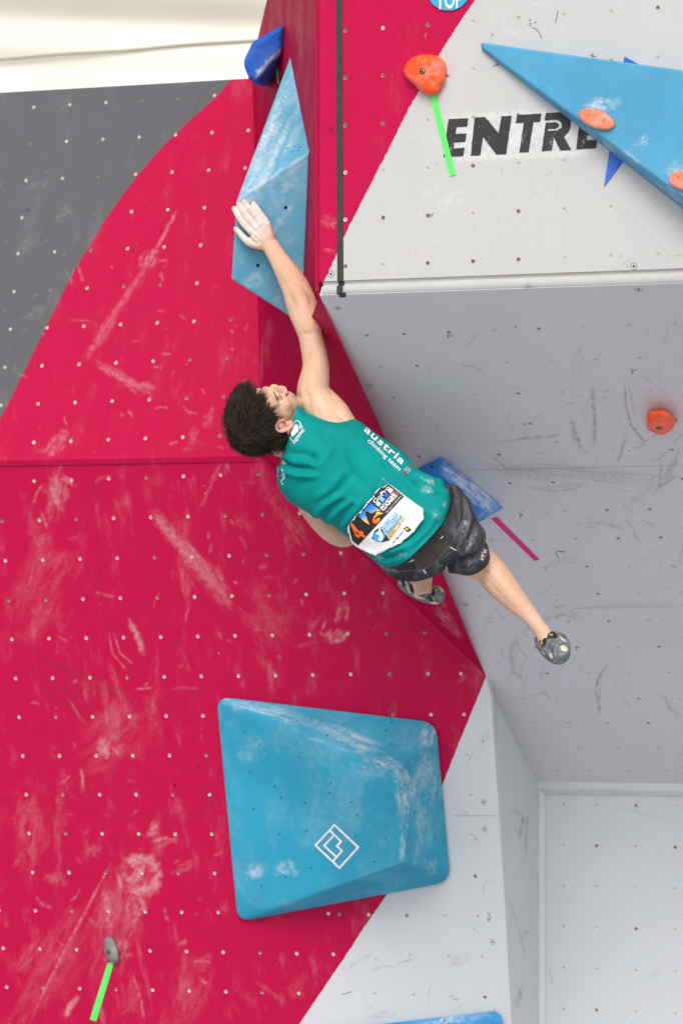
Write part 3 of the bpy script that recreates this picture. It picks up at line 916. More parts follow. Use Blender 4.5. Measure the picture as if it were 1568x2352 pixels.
def stroke_mesh(hit, line, w):
    """thin ribbon mesh along a polyline; hit(px,py) gives the surface point"""
    L_, R_ = stroke_px(line, w)
    V = [hit(*p) for p in L_] + [hit(*p) for p in R_]
    n = len(line)
    return V, [(i, i + 1, n + i + 1, n + i) for i in range(n - 1)]
def join(parts):
    V, F = [], []
    for v, f in parts:
        b = len(V)
        V += list(v)
        F += [tuple(i + b for i in t) for t in f]
    return V, F

# ---- stencilled lettering on the upper wall
def zA_(p):
    return (p[0] * .5 + 784, p[1] * .5)
LET = [
    [(492, 546), (583, 541), (578, 580), (528, 583), (525, 614), (574, 611), (570, 650), (519, 653), (515, 681), (566, 677), (560, 716), (468, 720)],
    [(612, 538), (660, 536), (722, 610), (735, 533), (782, 530), (757, 707), (712, 709), (651, 628), (637, 712), (594, 713)],
    [(806, 527), (919, 520), (913, 558), (882, 560), (860, 698), (817, 699), (838, 562), (801, 565)],
    [(938, 518), (1005, 514), (1035, 520), (1052, 545), (1054, 580), (1042, 608), (1022, 626), (1056, 688), (1005, 690), (976, 630), (966, 690), (920, 693), (938, 562), (985, 560), (1000, 570), (998, 583), (982, 590), (948, 592), (950, 600), (990, 598), (1010, 586), (1012, 566), (1000, 552), (980, 548), (934, 552)],
    [(1098, 514), (1190, 508), (1185, 548), (1138, 550), (1134, 581), (1180, 578), (1176, 617), (1129, 620), (1126, 643), (1176, 640), (1170, 680), (1078, 685)],
]
for L_ in LET:
    rnd = random.Random(len(L_))
    q = dense([zA_(p) for p in L_] + [zA_(L_[0])], 5, .35, len(L_))[:-1]
    mk('letter', *flat_poly(PA, q, .0016), M['stencil'], wallA)
# ---- marker scribbles
SCR_A = [[(1212, 55), (1220, 50), (1216, 60)], [(1222, 62), (1232, 66), (1238, 74), (1243, 87)], [(1281, 24), (1278, 38), (1274, 52)], [(1128, 76), (1129, 81), (1132, 76)], [(987, 500), (990, 489), (991, 497), (995, 487)],
         [(1131, 152), (1145, 146)], [(1139, 141), (1143, 150)], [(1227, 52), (1231, 49)], [(1214, 46), (1219, 43)]]
SCR_G = [[(1029, 777), (1027, 768), (1033, 768)], [(1028, 772), (1032, 772)], [(1035, 774), (1036, 768), (1038, 773), (1040, 767)], [(1181, 749), (1183, 753)], [(1184, 748), (1187, 752)],
         [(1448, 848), (1454, 852), (1462, 848)], [(1453, 853), (1450, 860)], [(1205, 659), (1222, 658)], [(1212, 662), (1210, 666)], [(1213, 656), (1211, 652), (1216, 654)],
         [(1200, 973), (1206, 974), (1208, 977)], [(1177, 975), (1179, 977)], [(1274, 1014), (1275, 1017)], [(1278, 1014), (1279, 1017)],
         [(1284, 1282), (1276, 1273), (1278, 1267), (1297, 1267), (1294, 1271)], [(1191, 1180), (1200, 1184)], [(1196, 1182), (1194, 1190)], [(1250, 1310), (1256, 1308)], [(1320, 1492), (1325, 1491)], [(1545, 1302), (1551, 1304)], [(1537, 1350), (1541, 1348)]]
SCR_D = [[(1102, 1700), (1107, 1703), (1111, 1697)], [(1107, 1703), (1110, 1708)], [(1088, 1930), (1094, 1926)], [(1120, 2096), (1127, 2108), (1120, 2118)], [(786, 2284), (800, 2282), (808, 2278)], [(1042, 2296), (1052, 2298)]]
for scr, pl, wl_ in ((SCR_A, PA, wallA), (SCR_G, PG, wallG), (SCR_D, PD, wallD)):
    for s_ in scr:
        mk('ink_mark', *stroke_mesh(lambda x, y: pl.hit(x, y, .0014), s_, 1.15), M['ink'], wl_)
# countersunk screws (ring with a hole) on the walls
def ring(plane, px, py, r0, r1, off, n=20):
    u, v = plane.uv(plane.hit(px, py))
    V = [plane.at(u + math.cos(2 * math.pi * k / n) * r, v + math.sin(2 * math.pi * k / n) * r, off) for r in (r0, r1) for k in range(n)]
    return V, [(k, (k + 1) % n, n + (k + 1) % n, n + k) for k in range(n)]
def disc(plane, px, py, r, off, n=14):
    u, v = plane.uv(plane.hit(px, py))
    return [plane.at(u + math.cos(2 * math.pi * k / n) * r, v + math.sin(2 * math.pi * k / n) * r, off) for k in range(n)], [tuple(range(n))]
for pl, wl_, pts, mt in ((PA, wallA, [(759, 295), (760, 629), (1455, 611)], None), (PG, wallG, [(776, 707), (1466, 664), (848, 884), (1069, 1388)], None), (PD, wallD, [(1110, 1843), (1112, 1905), (1131, 2164), (1089, 1585)], None)):
    for (x, y) in pts:
        mk('screw_recess', *ring(pl, x, y, .0095, .0105, .0012), M['dark'], wl_)
        mk('screw_head', *disc(pl, x, y, .0035, .0013), M['dark'], wl_)

# ---- tapes ------------------------------------------------------------------------
def tape(label, plane, quad, mat, off=.0020):
    c = plane.hit(*quad[0])
    V, F = flat_poly(plane, quad, off, .0012)
    o = mk('tape_strip', V, F, mat)
    relabel(o, label, 'tape', 'tape strips stuck on the wall')
    return o
tape('bright green tape strip below the orange hold by the letters', PA, [(987, 214), (1001, 214), (1047, 401), (1033, 404)], M['green_tape'], .0034)
tape('magenta tape strip under the chalky blue volume on the overhang', PG, [(1128, 1191), (1140, 1186), (1238, 1284), (1228, 1288)], M['pink_tape'])
tape('bright green tape strip below the small grey hold', PD, [(248, 2212), (262, 2212), (221, 2347), (207, 2342)], M['green_tape'])
tape('thin sliver of green tape under the dark blue volume', PB, [(635.5, 158), (639.5, 156), (641, 192), (637.5, 190)], M['green_tape'])
tz = [(769.5, -420), (784, -420), (789, 645), (775, 646)]
o = relabel(mk('black_tape', *flat_poly(PA, tz, .0022, .0014), M['black_tape']), 'long black tape line running down the upper wall to its lip', 'tape')
aL, aR = PA.uv(PA.hit(775, 646))[0], PA.uv(PA.hit(789, 645))[0]
tv = []
lp = prof[:]
for o_, dz in lp:
    for u_ in (aL, aR):
        w = PA.at(u_, 0)
        tv.append(Vector((w.x, w.y, zA)) - INTO * (o_ + .003) + UP * dz)
for yy in (672, 683):
    tv += [PG.hit(779, yy, .003), PG.hit(794, yy - .5, .003)]
mk('folded_end', tv, [(2 * i, 2 * i + 1, 2 * i + 3, 2 * i + 2) for i in range(len(tv) // 2 - 1)], M['black_tape'], o)

# ---- volumes ----------------------------------------------------------------------
def vol_mat(name, col, chalk=0.25, chalk_scale=5.0, grain=300.0, seed=0.0, axis=None, rough=.75, chips=True):
    t = NT(name)
    co = t.n('TexCoord').outputs['Object']
    mp = t.n('Mapping', {'Vector': co, 'Location': (seed, seed * 2, 0)}).outputs[0]
    n1 = t.noise(mp, chalk_scale, 5, .65, .4)
    n2 = t.noise(mp, chalk_scale * 7, 4, .7)
    f = t.math('MULTIPLY', t.ramp(n1, .42, .72, 0, 1), t.ramp(n2, .3, .7, .35, 1))
    f = t.math('MULTIPLY', f, chalk)
    ck = t.n('Attribute', attribute_name='chalk').outputs['Fac']
    f = t.math('MAXIMUM', f, t.math('MULTIPLY', ck, t.ramp(t.noise(mp, chalk_scale * 9, 5, .75), .3, .6, .32, 1)))
    dk = t.ramp(t.noise(mp, 3.0, 3), .35, .7, .86, 1.04)
    c = t.n('Mix', data_type='RGBA', blend_type='MULTIPLY', ins={0: 1.0})
    c.inputs[6].default_value = tuple(col) + (1,)
    t.t.links.new(t.n('CombineColor', {0: dk, 1: dk, 2: dk}).outputs[0], c.inputs[7])
    cc = t.mix(f, c.outputs[2], (.72, .76, .80))
    if chips:
        vo = t.n('TexVoronoi', {'Vector': mp, 'Scale': 16.0})
        rv = t.n('SeparateColor', {0: vo.outputs['Color']})
        ch = t.math('LESS_THAN', vo.outputs['Distance'], t.math('MULTIPLY', t.math('GREATER_THAN', rv.outputs[0], .72), t.math('MULTIPLY', rv.outputs[1], .05)))
        cc = t.mix(t.math('MULTIPLY', ch, .8), cc, (.05, .045, .04))
    bump = t.noise(co, grain, 2.0)
    return t.finish(cc, rough, bump, .8, .0018, .2)
def volume(label, pts, faces, mat, bevel=.006, seg=3, parent_loc=None, chalk_marks=(), sub=None, group='blue plywood volumes on the wall', corner=0.0):
    bm = bmesh.new()
    vv = [bm.verts.new(p) for p in pts]
    for f in faces:
        bm.faces.new([vv[i] for i in f])
    bmesh.ops.recalc_face_normals(bm, faces=bm.faces)
    if corner:
        pass
    bmesh.ops.bevel(bm, geom=list(bm.edges), offset=bevel, segments=seg, profile=.5, affect='EDGES', clamp_overlap=True)
    bmesh.ops.triangulate(bm, faces=[f for f in bm.faces if len(f.verts) > 4])
    if chalk_marks:
        for _ in range(sub or 5):
            lim = .013
            es = [e for e in bm.edges if e.calc_length() > lim]
            if not es:
                break
            bmesh.ops.subdivide_edges(bm, edges=es, cuts=1)
            bmesh.ops.triangulate(bm, faces=[f for f in bm.faces if len(f.verts) > 4])
    bm.verts.index_update()
    V = [v.co.copy() for v in bm.verts]
    F = [tuple(v.index for v in f.verts) for f in bm.faces]
    bm.free()
    c = sum(pts, Vector()) / len(pts)
    th = thing('climbing_volume', label, 'climbing volume', c, group)
    ob = mk('shell', V, F, mat, th)
    for p in ob.data.polygons:
        p.use_smooth = False
    if chalk_marks:
        px = np.array([proj(w)[:2] for w in V])
        at_ = ob.data.attributes.new('chalk', 'FLOAT', 'POINT')
        at_.data.foreach_set('value', mark_values(chalk_marks, px).astype(np.float32))
    return th, V, F
def bolt_dots(th, V, F, pts, r=.0036, mat=None):
    bv = BVHTree.FromPolygons([tuple(v) for v in V], F)
    for (x, y) in pts:
        h = bv.ray_cast(CAM, ray(x, y).normalized())
        if h[0] is None:
            continue
        nrm = h[1] if h[1].dot(ray(x, y)) < 0 else -h[1]
        pl = Plane(p=h[0], n=nrm)
        n = 10
        mk('bolt_hole', [pl.at(math.cos(2 * math.pi * k / n) * r, math.sin(2 * math.pi * k / n) * r, .0012) for k in range(n)], [tuple(range(n))], mat or M['dark'], th)
    return bv

SKYB = srgb(62, 170, 205)
M['vol_long'] = vol_mat('long_volume_blue', srgb(96, 168, 198), .42, 4.0, 150, 1.0)
M['vol_big'] = vol_mat('big_volume_blue', srgb(50, 162, 196), .16, 5.0, 380, 2.0)
M['vol_tri'] = vol_mat('triangle_volume_blue', srgb(84, 162, 200), .04, 4.0, 500, 3.0, rough=.55, chips=False)
M['vol_dark'] = vol_mat('royal_blue_volume', srgb(36, 96, 196), .14, 6.0, 420, 4.0, rough=.6, chips=False)
M['vol_mid'] = vol_mat('bright_blue_volume', srgb(44, 132, 218), .14, 6.0, 420, 5.0, rough=.6, chips=False)
M['vol_low'] = vol_mat('low_volume_blue', srgb(58, 150, 208), .25, 6.0, 380, 6.0)

# long pale volume on the column side
b1, b2, b3 = PB.hit(667, 128), PB.hit(711, 348), PB.hit(694, 744)
r1 = P(543, 460, 12.74)
pf = Plane(pts=[r1, b2, b3])
r2 = pf.hit(531, 640)
f1, f2, f3 = PB.hit(610, 430), PB.hit(606, 660), PB.hit(640, 770)
PFRONT = pf
vl, vlV, vlF = volume('long pale blue faceted volume on the red column under the hand', [b1, b2, b3, r1, r2, f1, f2],
                      [(0, 1, 3), (1, 2, 4, 3), (0, 3, 5), (3, 4, 6, 5), (2, 6, 4), (0, 5, 6, 2, 1)], M['vol_long'], .007, 3,
                      chalk_marks=[(615, 330, 400, 130, 66, .6), (600, 330, 300, 70, 68, .9), (575, 440, 120, 60, 40, .7), (640, 240, 160, 26, 68, .6), (650, 395, 160, 30, 34, .45), (660, 420, 60, 40, 20, .5), ('line', [(670, 470), (650, 500), (620, 540)], 12, .4), (590, 640, 90, 50, 30, .3), (640, 680, 60, 50, 0, .3)])  # broad marks make the whole upper facet paler
bvl = bolt_dots(vl, vlV, vlF, [(656, 476), (592, 609)], .006)
bolt_dots(vl, vlV, vlF, [(657, 296), (641, 297), (678, 336), (684, 345), (688, 337), (672, 348), (660, 341)], .003)
M['fluo'] = plain('fluorescent_sticker_scrap', (.55, .95, .12), .5)
bolt_dots(vl, vlV, vlF, [(658, 297), (664, 334), (620, 375)], .004, M['fluo'])

# dark blue volume high on the column side
d1, d2, d3 = PB.hit(653, 52), PB.hit(651, 113), PB.hit(622, 198)
e1, e2, e3, e4 = P(584, 100, 13.3), P(563, 128, 13.4), P(566, 160, 13.35), P(580, 190, 13.3)
e5 = P(590, 172, 13.24)
vd, vdV, vdF = volume('royal blue wedge volume near the top of the column', [d1, d2, d3, P(580, 96, 13.42), P(555, 140, 13.42), P(578, 196, 13.42), PB.hit(612, 80), PB.hit(604, 200)],
                      [(0, 1, 5, 4, 3), (1, 2, 5), (0, 3, 6), (3, 4, 7, 6), (4, 5, 7), (5, 2, 7), (0, 6, 7, 2, 1)], M['vol_dark'], .028, 6,
                      chalk_marks=[('line', [(652, 112), (620, 135), (585, 178)], 9, .8), (610, 150, 60, 20, 45, .4)])
bolt_dots(vd, vdV, vdF, [(642, 86)], .005)

# big rounded volume on the lower left wall
def rounded(plane, poly, rad, off, n=5):
    out = []
    m = len(poly)
    for i in range(m):
        p, a, b = np.array(poly[i], float), np.array(poly[i - 1], float), np.array(poly[(i + 1) % m], float)
        da, db = (a - p) / np.linalg.norm(a - p), (b - p) / np.linalg.norm(b - p)
        q0, q1 = p + da * rad, p + db * rad
        for k in range(n + 1):
            t = k / n
            q = (1 - t) ** 2 * q0 + 2 * t * (1 - t) * p + t * t * q1
            out.append(plane.hit(q[0], q[1], off))
    return out
def pad_volume(label, plane, quad, rad, ridge, mat, hts, marks=(), dots=(), side=.018):
    """quad: tl,tr,br,bl outline; ridge: two raised points; the skirt is a rounded outline"""
    n = 6
    low = rounded(plane, quad, rad, .001)
    top = rounded(plane, quad, rad, side)
    m = len(low)
    P1, P2 = (plane.hit(*ridge[0], hts[0]), plane.hit(*ridge[1], hts[1]))
    V = low + top + [P1, P2]
    F = [(i, (i + 1) % m, m + (i + 1) % m, m + i) for i in range(m)]
    c = [range(k * n, k * n + n) for k in range(4)]
    def fan(idx, apex):
        for a, b in zip(idx, idx[1:]):
            F.append((m + a, m + b, apex))
    i1, i2 = 2 * m, 2 * m + 1
    tl, tr, br, bl = [list(x) for x in c]
    fan(tl[2:] + tr[:3], i1)                       # top facet
    fan(tr[2:], i1); fan(br[:3], i2); F.append((m + tr[-1], m + br[0], i2, i1))
    fan(br[2:] + bl[:4], i2)                       # bottom facet
    fan(bl[3:], i2); fan(tl[:3], i1); F.append((m + bl[-1], m + tl[0], i1, i2))
    F.append(tuple(range(m)))
    bm = bmesh.new()
    vv = [bm.verts.new(p) for p in V]
    for f in F:
        try:
            bm.faces.new([vv[i] for i in f])
        except ValueError:
            pass
    bmesh.ops.recalc_face_normals(bm, faces=bm.faces)
    bmesh.ops.dissolve_limit(bm, angle_limit=R(1.5), verts=bm.verts, edges=bm.edges)
    sharp = [e for e in bm.edges if len(e.link_faces) == 2 and e.calc_face_angle(0) > R(9) and e.calc_length() > .012]
    bmesh.ops.bevel(bm, geom=sharp, offset=.005, segments=3, profile=.5, affect='EDGES', clamp_overlap=True)
    bmesh.ops.triangulate(bm, faces=[f for f in bm.faces if len(f.verts) > 4])
    for _ in range(6):
        es = [e for e in bm.edges if e.calc_length() > .018]
        if not es or not marks:
            break
        bmesh.ops.subdivide_edges(bm, edges=es, cuts=1)
        bmesh.ops.triangulate(bm, faces=[f for f in bm.faces if len(f.verts) > 4])
    bm.verts.index_update()
    V = [v.co.copy() for v in bm.verts]
    F = [tuple(v.index for v in f.verts) for f in bm.faces]
    bm.free()
    th = thing('climbing_volume', label, 'climbing volume', sum(V, Vector()) / len(V), 'blue plywood volumes on the wall')
    ob = mk('shell', V, F, mat, th)
    if marks:
        px = np.array([proj(w)[:2] for w in V])
        at_ = ob.data.attributes.new('chalk', 'FLOAT', 'POINT')
        at_.data.foreach_set('value', mark_values(marks, px).astype(np.float32))
    bv = bolt_dots(th, V, F, dots)
    return th, V, F, bv
dots = [(561, 1681), (574, 1774), (632, 1807), (687, 1739), (700, 1845), (683, 1657), (760, 1800), (757, 1822), (752, 1690), (583, 1859), (642, 1916), (704, 1910), (657, 2015), (714, 1994), (601, 2035), (645, 1833), (715, 1651),
        (808, 1843), (820, 1873), (818, 1922), (790, 1666), (869, 1757), (886, 1678), (900, 1710), (884, 1926), (860, 1980), (983, 1837), (951, 1865), (976, 1907), (960, 1922), (997, 1924), (955, 1805), (900, 1660), (826, 2080), (920, 2030), (870, 2060), (990, 2000), (690, 2090)]
vb, vbV, vbF, vbB = pad_volume('big square pale blue volume with a white diamond emblem on the red wall', PD, [(497, 1600), (1001, 1660), (1034, 2026), (546, 2119)], 34, [(914, 1776), (930, 1980)], M['vol_big'], (.29, .29),
                               marks=[(640, 1640, 330, 40, -16, .55), (800, 1700, 240, 60, -22, .6), (895, 1760, 120, 50, -40, .6), (980, 1690, 90, 60, 70, .6), (975, 1840, 260, 70, 86, .4), (925, 1830, 150, 34, 88, .9), (960, 1800, 120, 50, 80, .55), (925, 1930, 110, 18, 88, .55),
                                      (590, 2000, 70, 50, 20, .55), (655, 1995, 60, 44, 0, .5), (840, 1770, 90, 70, -30, .4), (580, 1720, 90, 60, 30, .25), (745, 1900, 140, 80, 30, .15), (985, 1990, 60, 40, -30, .3), (550, 1625, 60, 30, -10, .3)], dots=dots)
M['emblem'] = plain('white_print', (.80, .80, .78), .6)
def zE(p):
    return (p[0] * .12 + 689.9, p[1] * .12 + 1850.2)
EMB = [[(655, 375), (1108, 805), (750, 1200), (292, 765), (655, 375)], [(565, 480), (780, 690), (705, 780), (800, 872), (630, 1070)], [(640, 580), (460, 770), (680, 975)]]
def on_bvh(bv, off):
    def h(x, y):
        r = bv.ray_cast(CAM, ray(x, y).normalized())
        if r[0] is None:
            return None
        n = r[1] if r[1].dot(ray(x, y)) < 0 else -r[1]
        return r[0] + n * off
    return h
hE = on_bvh(vbB, .0016)
parts = []
for k, l in enumerate(EMB):
    q = [zE(p) for p in l]
    for a, b in zip(q, q[1:]):
        l2 = math.hypot(b[0] - a[0], b[1] - a[1])
        ex_ = 2.2 / l2
        a2 = (a[0] - (b[0] - a[0]) * ex_, a[1] - (b[1] - a[1]) * ex_)
        b2_ = (b[0] + (b[0] - a[0]) * ex_, b[1] + (b[1] - a[1]) * ex_)
        parts.append(stroke_mesh(on_bvh(vbB, .0014 + .0002 * k + .00005 * len(parts)), dense([a2, b2_], 8), 4.4))
mk('diamond_emblem', *join(parts), M['emblem'], vb)

# low volume that only just enters the frame at the bottom
vw_, *_ = pad_volume('blue volume whose top edge just enters at the bottom of the wall', PD, [(690, 2374), (1152, 2322), (1186, 2660), (730, 2740)], 26, [(1060, 2450), (1080, 2620)], M['vol_low'], (.12, .12),
                     marks=[(1040, 2342, 160, 24, 6, .8)], dots=[(1021, 2346)])

# blue volume on the overhang
def gp(x, y, o=0.0):
    return PG.hit(x, y, o)
vg, vgV, vgF = volume('chalky bright blue wedge volume on the overhang beside the hip', [gp(955, 1076), gp(1013, 1047), gp(1159, 1166), gp(1103, 1200), gp(960, 1150), gp(1030, 1108, .10), gp(1098, 1168, .085)],
                      [(0, 1, 5), (1, 2, 6, 5), (2, 3, 6), (3, 4, 5, 6), (4, 0, 5), (0, 4, 3, 2, 1)], M['vol_mid'], .008, 3,
                      chalk_marks=[(1085, 1120, 180, 60, -38, 1.0), (1100, 1140, 120, 50, -38, 1.0), (1040, 1085, 70, 40, -45, .8), (1120, 1155, 50, 40, -30, .9), (1115, 1180, 60, 20, 25, .5)])
bolt_dots(vg, vgV, vgF, [(991, 1072)], .006)

# huge triangular volume on the upper wall
def ap(x, y, o=0.0):
    return PA.hit(x, y, o)
tri_b = [ap(1103, 96), ap(2000, 222), ap(2000, 822), ap(1106, 116)]
tri_t = [ap(1106, 98, .02), ap(1990, 218, .20), ap(1990, 766, .20), ap(1108, 110, .02)]
vt, vtV, vtF = volume('huge sky blue triangular volume reaching in from the right edge', tri_b + tri_t, [(4, 5, 6, 7), (0, 1, 5, 4), (1, 2, 6, 5), (2, 3, 7, 6), (3, 0, 4, 7), (0, 3, 2, 1)], M['vol_tri'], .006, 4,
                      chalk_marks=[(1380, 238, 80, 40, 0, .8), (1472, 327, 60, 30, 30, .45), (1350, 300, 50, 14, -36, .5), (1400, 335, 60, 16, -36, .6), (1450, 362, 50, 14, -38, .5), (1552, 385, 60, 40, 0, .6), (1545, 445, 60, 20, -38, .6), (1520, 430, 50, 12, -38, .4)], sub=7)
M['brass'] = plain('brass_screw', (.55, .38, .12), .35, .8)
bvt = bolt_dots(vt, vtV, vtF, [(1176, 140), (1492, 182)], .0045, M['brass'])
for s_ in ([(1352, 128), (1368, 131)], [(1361, 118), (1358, 138)], [(1024, 172), (1031, 174)]):
    pass
# dark blue plate peeking out behind it
o = mk('plywood_plate', *flat_poly(PA, [(1435, 129), (1560, 200), (1388, 427)], .006, .006), M['vol_dark'])
relabel(o, 'thin dark blue triangular plate peeking out behind the huge triangle', 'plate')

# ---- holds ------------------------------------------------------------------------
def hold_mat(name, col, chalk=.3):
    t = NT(name)
    co = t.n('TexCoord').outputs['Object']
    f = t.math('MULTIPLY', t.ramp(t.noise(co, 18, 4, .65), .45, .7), chalk)
    c = t.mix(f, col, (.82, .66, .60))
    c = t.mix(t.ramp(t.noise(co, 40, 3), .4, .8, 0, .25), c, tuple(x * .7 for x in col))
    return t.finish(c, .5, t.noise(co, 350, 2), .25, .001, .4)
M['orange'] = hold_mat('orange_polyurethane', srgb(250, 84, 32), .22)
M['peach'] = hold_mat('pale_orange_polyurethane', srgb(250, 128, 96), .35)
M['ghold'] = hold_mat('grey_polyurethane', srgb(120, 122, 124), .35)
def hold(label, plane_or_fn, outline, centre, height, mat, bolt=None, screws=(), bump=.0, seed=0, levels=((1, 0), (.985, .45), (.90, .78), (.72, .95), (.40, 1.0)), flat=None, group='screwed-on climbing holds'):
    """dome lofted inwards from the hold's outline, uneven on top"""
    plane = plane_or_fn
    q = spline(list(outline) + [outline[0]], 4)[:-1]
    n = len(q)
    V, F = [], []
    for s_, h in levels:
        for (x, y) in q:
            xx, yy = centre[0] + (x - centre[0]) * s_, centre[1] + (y - centre[1]) * s_
            hh = height * h
            if h > .3:
                hh += bump * noise.noise((xx * .045 + seed, yy * .045, seed))
            V.append(plane.hit(xx, yy, hh + .0008))
    V.append(plane.hit(*centre, height + bump * noise.noise((centre[0] * .045 + seed, centre[1] * .045, seed))))
    m = len(levels)
    for r_ in range(m - 1):
        for k in range(n):
            j = (k + 1) % n
            F.append((r_ * n + k, r_ * n + j, r_ * n + n + j, r_ * n + n + k))
    for k in range(n):
        F.append(((m - 1) * n + k, (m - 1) * n + (k + 1) % n, m * n))
    th = thing('climbing_hold', label, 'climbing hold', plane.hit(*centre), group)
    ob = mk('grip', V, F, mat, th, smooth=True)
    sm = ob.modifiers.new('smooth', 'SUBSURF')
    sm.levels = sm.render_levels = 1
    bv = BVHTree.FromPolygons([tuple(v) for v in V], F)
    def spot(x, y, r0, r1, name, mt, off):
        h = bv.ray_cast(CAM, ray(x, y).normalized())
        if h[0] is None:
            return
        nn = h[1] if h[1].dot(ray(x, y)) < 0 else -h[1]
        nn = (nn + plane.n * 1.5).normalized()
        pl = Plane(p=h[0], n=nn)
        k_ = 14
        if r0:
            VV = [pl.at(math.cos(2 * math.pi * k / k_) * r, math.sin(2 * math.pi * k / k_) * r, o_) for r, o_ in ((r1, off), (r0, off + .0006), (r0 * .98, off - .004)) for k in range(k_)]
            FF = [(s2 * k_ + k, s2 * k_ + (k + 1) % k_, s2 * k_ + k_ + (k + 1) % k_, s2 * k_ + k_ + k) for s2 in range(2) for k in range(k_)]
        else:
            VV = [pl.at(math.cos(2 * math.pi * k / k_) * r1, math.sin(2 * math.pi * k / k_) * r1, off) for k in range(k_)]
            FF = [tuple(range(k_))]
        mk(name, VV, FF, mt, th)
    if bolt:
        spot(bolt[0], bolt[1], 0, .0095, 'bolt_recess', M['dark'], .0022)
        spot(bolt[0], bolt[1], .004, .0065, 'bolt_head', M['bolt'], .0030)
    for s_ in screws:
        spot(s_[0], s_[1], 0, .0042, 'screw', M['brass'], .0022)
    return th
M['bolt'] = plain('bolt_steel', (.35, .35, .35), .3, .9)
OA = [zA_(p) for p in [(282, 325), (300, 285), (335, 257), (380, 248), (432, 252), (468, 275), (482, 310), (478, 360), (458, 405), (425, 436), (395, 437), (362, 418), (330, 385), (296, 356)]]
hA = hold('lumpy orange hold at the red edge above the lettering', PA, OA, (975, 168), .045, M['orange'], (970, 162), [(1007, 184)], .016, 2.0)
OG = [(1484, 972), (1487, 945), (1505, 941), (1525, 941), (1545, 953), (1551, 968), (1540, 988), (1522, 999), (1503, 995), (1487, 985)]
hG = hold('single orange hold on the grey overhang at the right edge', PG, OG, (1516, 969), .055, M['orange'], (1513, 983), [(1498, 948)], .008, 5.0)
OD = [(240, 2190), (239, 2165), (246, 2154), (257, 2154), (266, 2168), (273, 2192), (272, 2210), (262, 2214), (250, 2206)]
hD = hold('small grey hold screwed to the chalky red wall', PD, OD, (255, 2184), .03, M['ghold'], (250, 2188), [(250, 2199)], .004, 8.0)
# two flat pale orange jibs on the huge triangle
hit = bvt.ray_cast(CAM, ray(1370, 273).normalized())
PT = Plane(p=hit[0], n=hit[1] if hit[1].dot(ray(1370, 273)) < 0 else -hit[1])
def ell(cx_, cy_, a, b, ang, n=14):
    r = R(ang)
    return [(cx_ + a * math.cos(2 * math.pi * k / n) * math.cos(r) - b * math.sin(2 * math.pi * k / n) * math.sin(r), cy_ + a * math.cos(2 * math.pi * k / n) * math.sin(r) + b * math.sin(2 * math.pi * k / n) * math.cos(r)) for k in range(n)]
hold('pale orange oval foothold screwed on the huge blue triangle', PT, ell(1370, 273, 44, 21, 20), (1370, 273), .018, M['peach'], None, [(1353, 261), (1386, 274)], .001, 1)
hold('pale orange foothold on the blue triangle, cut by the right edge', PT, ell(1574, 414, 39, 23, 6), (1574, 414), .018, M['peach'], None, [(1558, 405)], .001, 4)
for s_ in ([(1024, 170), (1031, 174)], [(1025, 175), (1030, 171)], [(1005, 210), (1011, 206)], [(1006, 206), (1011, 211)], [(1355, 126), (1368, 129)], [(1361, 119), (1359, 137)]):
    mk('ink_mark', *stroke_mesh(lambda x, y: PA.hit(x, y, .0016), s_, 1.15), M['ink'], wallA)
for s_ in ([(1513, 940), (1514, 945)], [(1550, 965), (1557, 965)], [(1552, 961), (1554, 969)]):
    mk('ink_mark', *stroke_mesh(lambda x, y: PG.hit(x, y, .0016), s_, 1.15), M['ink'], wallG)

# ---- round sign -------------------------------------------------------------------
M['sign_blue'] = plain('sign_cyan', srgb(42, 158, 204), .4, var=.04)
ts = thing('top_sign', 'round cyan sign with white letters cut by the top edge', 'sign', PA.hit(1031, 0))
mk('disc', *flat_poly(PA, ell(1031, -25, 49, 49, 0, 40), .006, .005), M['sign_blue'], ts)
def text_mesh(s, size=1.0, bold=0.0, shear=0.0, spacing=1.0):
    cu = bpy.data.curves.new('txt', 'FONT')
    cu.body = s
    cu.size = size
    cu.offset = bold
    cu.shear = shear
    cu.space_character = spacing
    cu.resolution_u = 3
    ob = bpy.data.objects.new('txt', cu)
    COL.objects.link(ob)
    dg = bpy.context.evaluated_depsgraph_get()
    me = bpy.data.meshes.new_from_object(ob.evaluated_get(dg))
    bm = bmesh.new()
    bm.from_mesh(me)
    bmesh.ops.triangulate(bm, faces=bm.faces)
    V = [(v.co.x, v.co.y) for v in bm.verts]
    bm.verts.index_update()
    F = [tuple(v.index for v in f.verts) for f in bm.faces]
    bm.free()
    bpy.data.objects.remove(ob)
    bpy.data.curves.remove(cu)
    bpy.data.meshes.remove(me)
    x0, x1 = min(v[0] for v in V), max(v[0] for v in V)
    y0, y1 = min(v[1] for v in V), max(v[1] for v in V)
    return [((x - x0) / (x1 - x0), (y - y0) / (y1 - y0)) for x, y in V], F
def text_px(s, o, wv, hv, **kw):
    V, F = text_mesh(s, **kw)
    return [(o[0] + u * wv[0] + v * hv[0], o[1] + u * wv[1] + v * hv[1]) for u, v in V], F
V_, F_ = text_px('TOP', (1001, 21), (60, -4), (0, -42), bold=.02)
mk('lettering', [PA.hit(x, y, .0075) for x, y in V_], F_, M['emblem'], ts)
mk('screw', *disc(PA, 1028, 19, .005, .0085), M['brass'], ts)
# ------------------------------------------------------------------ the climber
PD0 = 12.32                                            # his distance
person = thing('person', 'climber in teal vest and dark shorts, seen from behind, leaping with right arm stretched up', 'person', P(1000, 1400, 12.45))

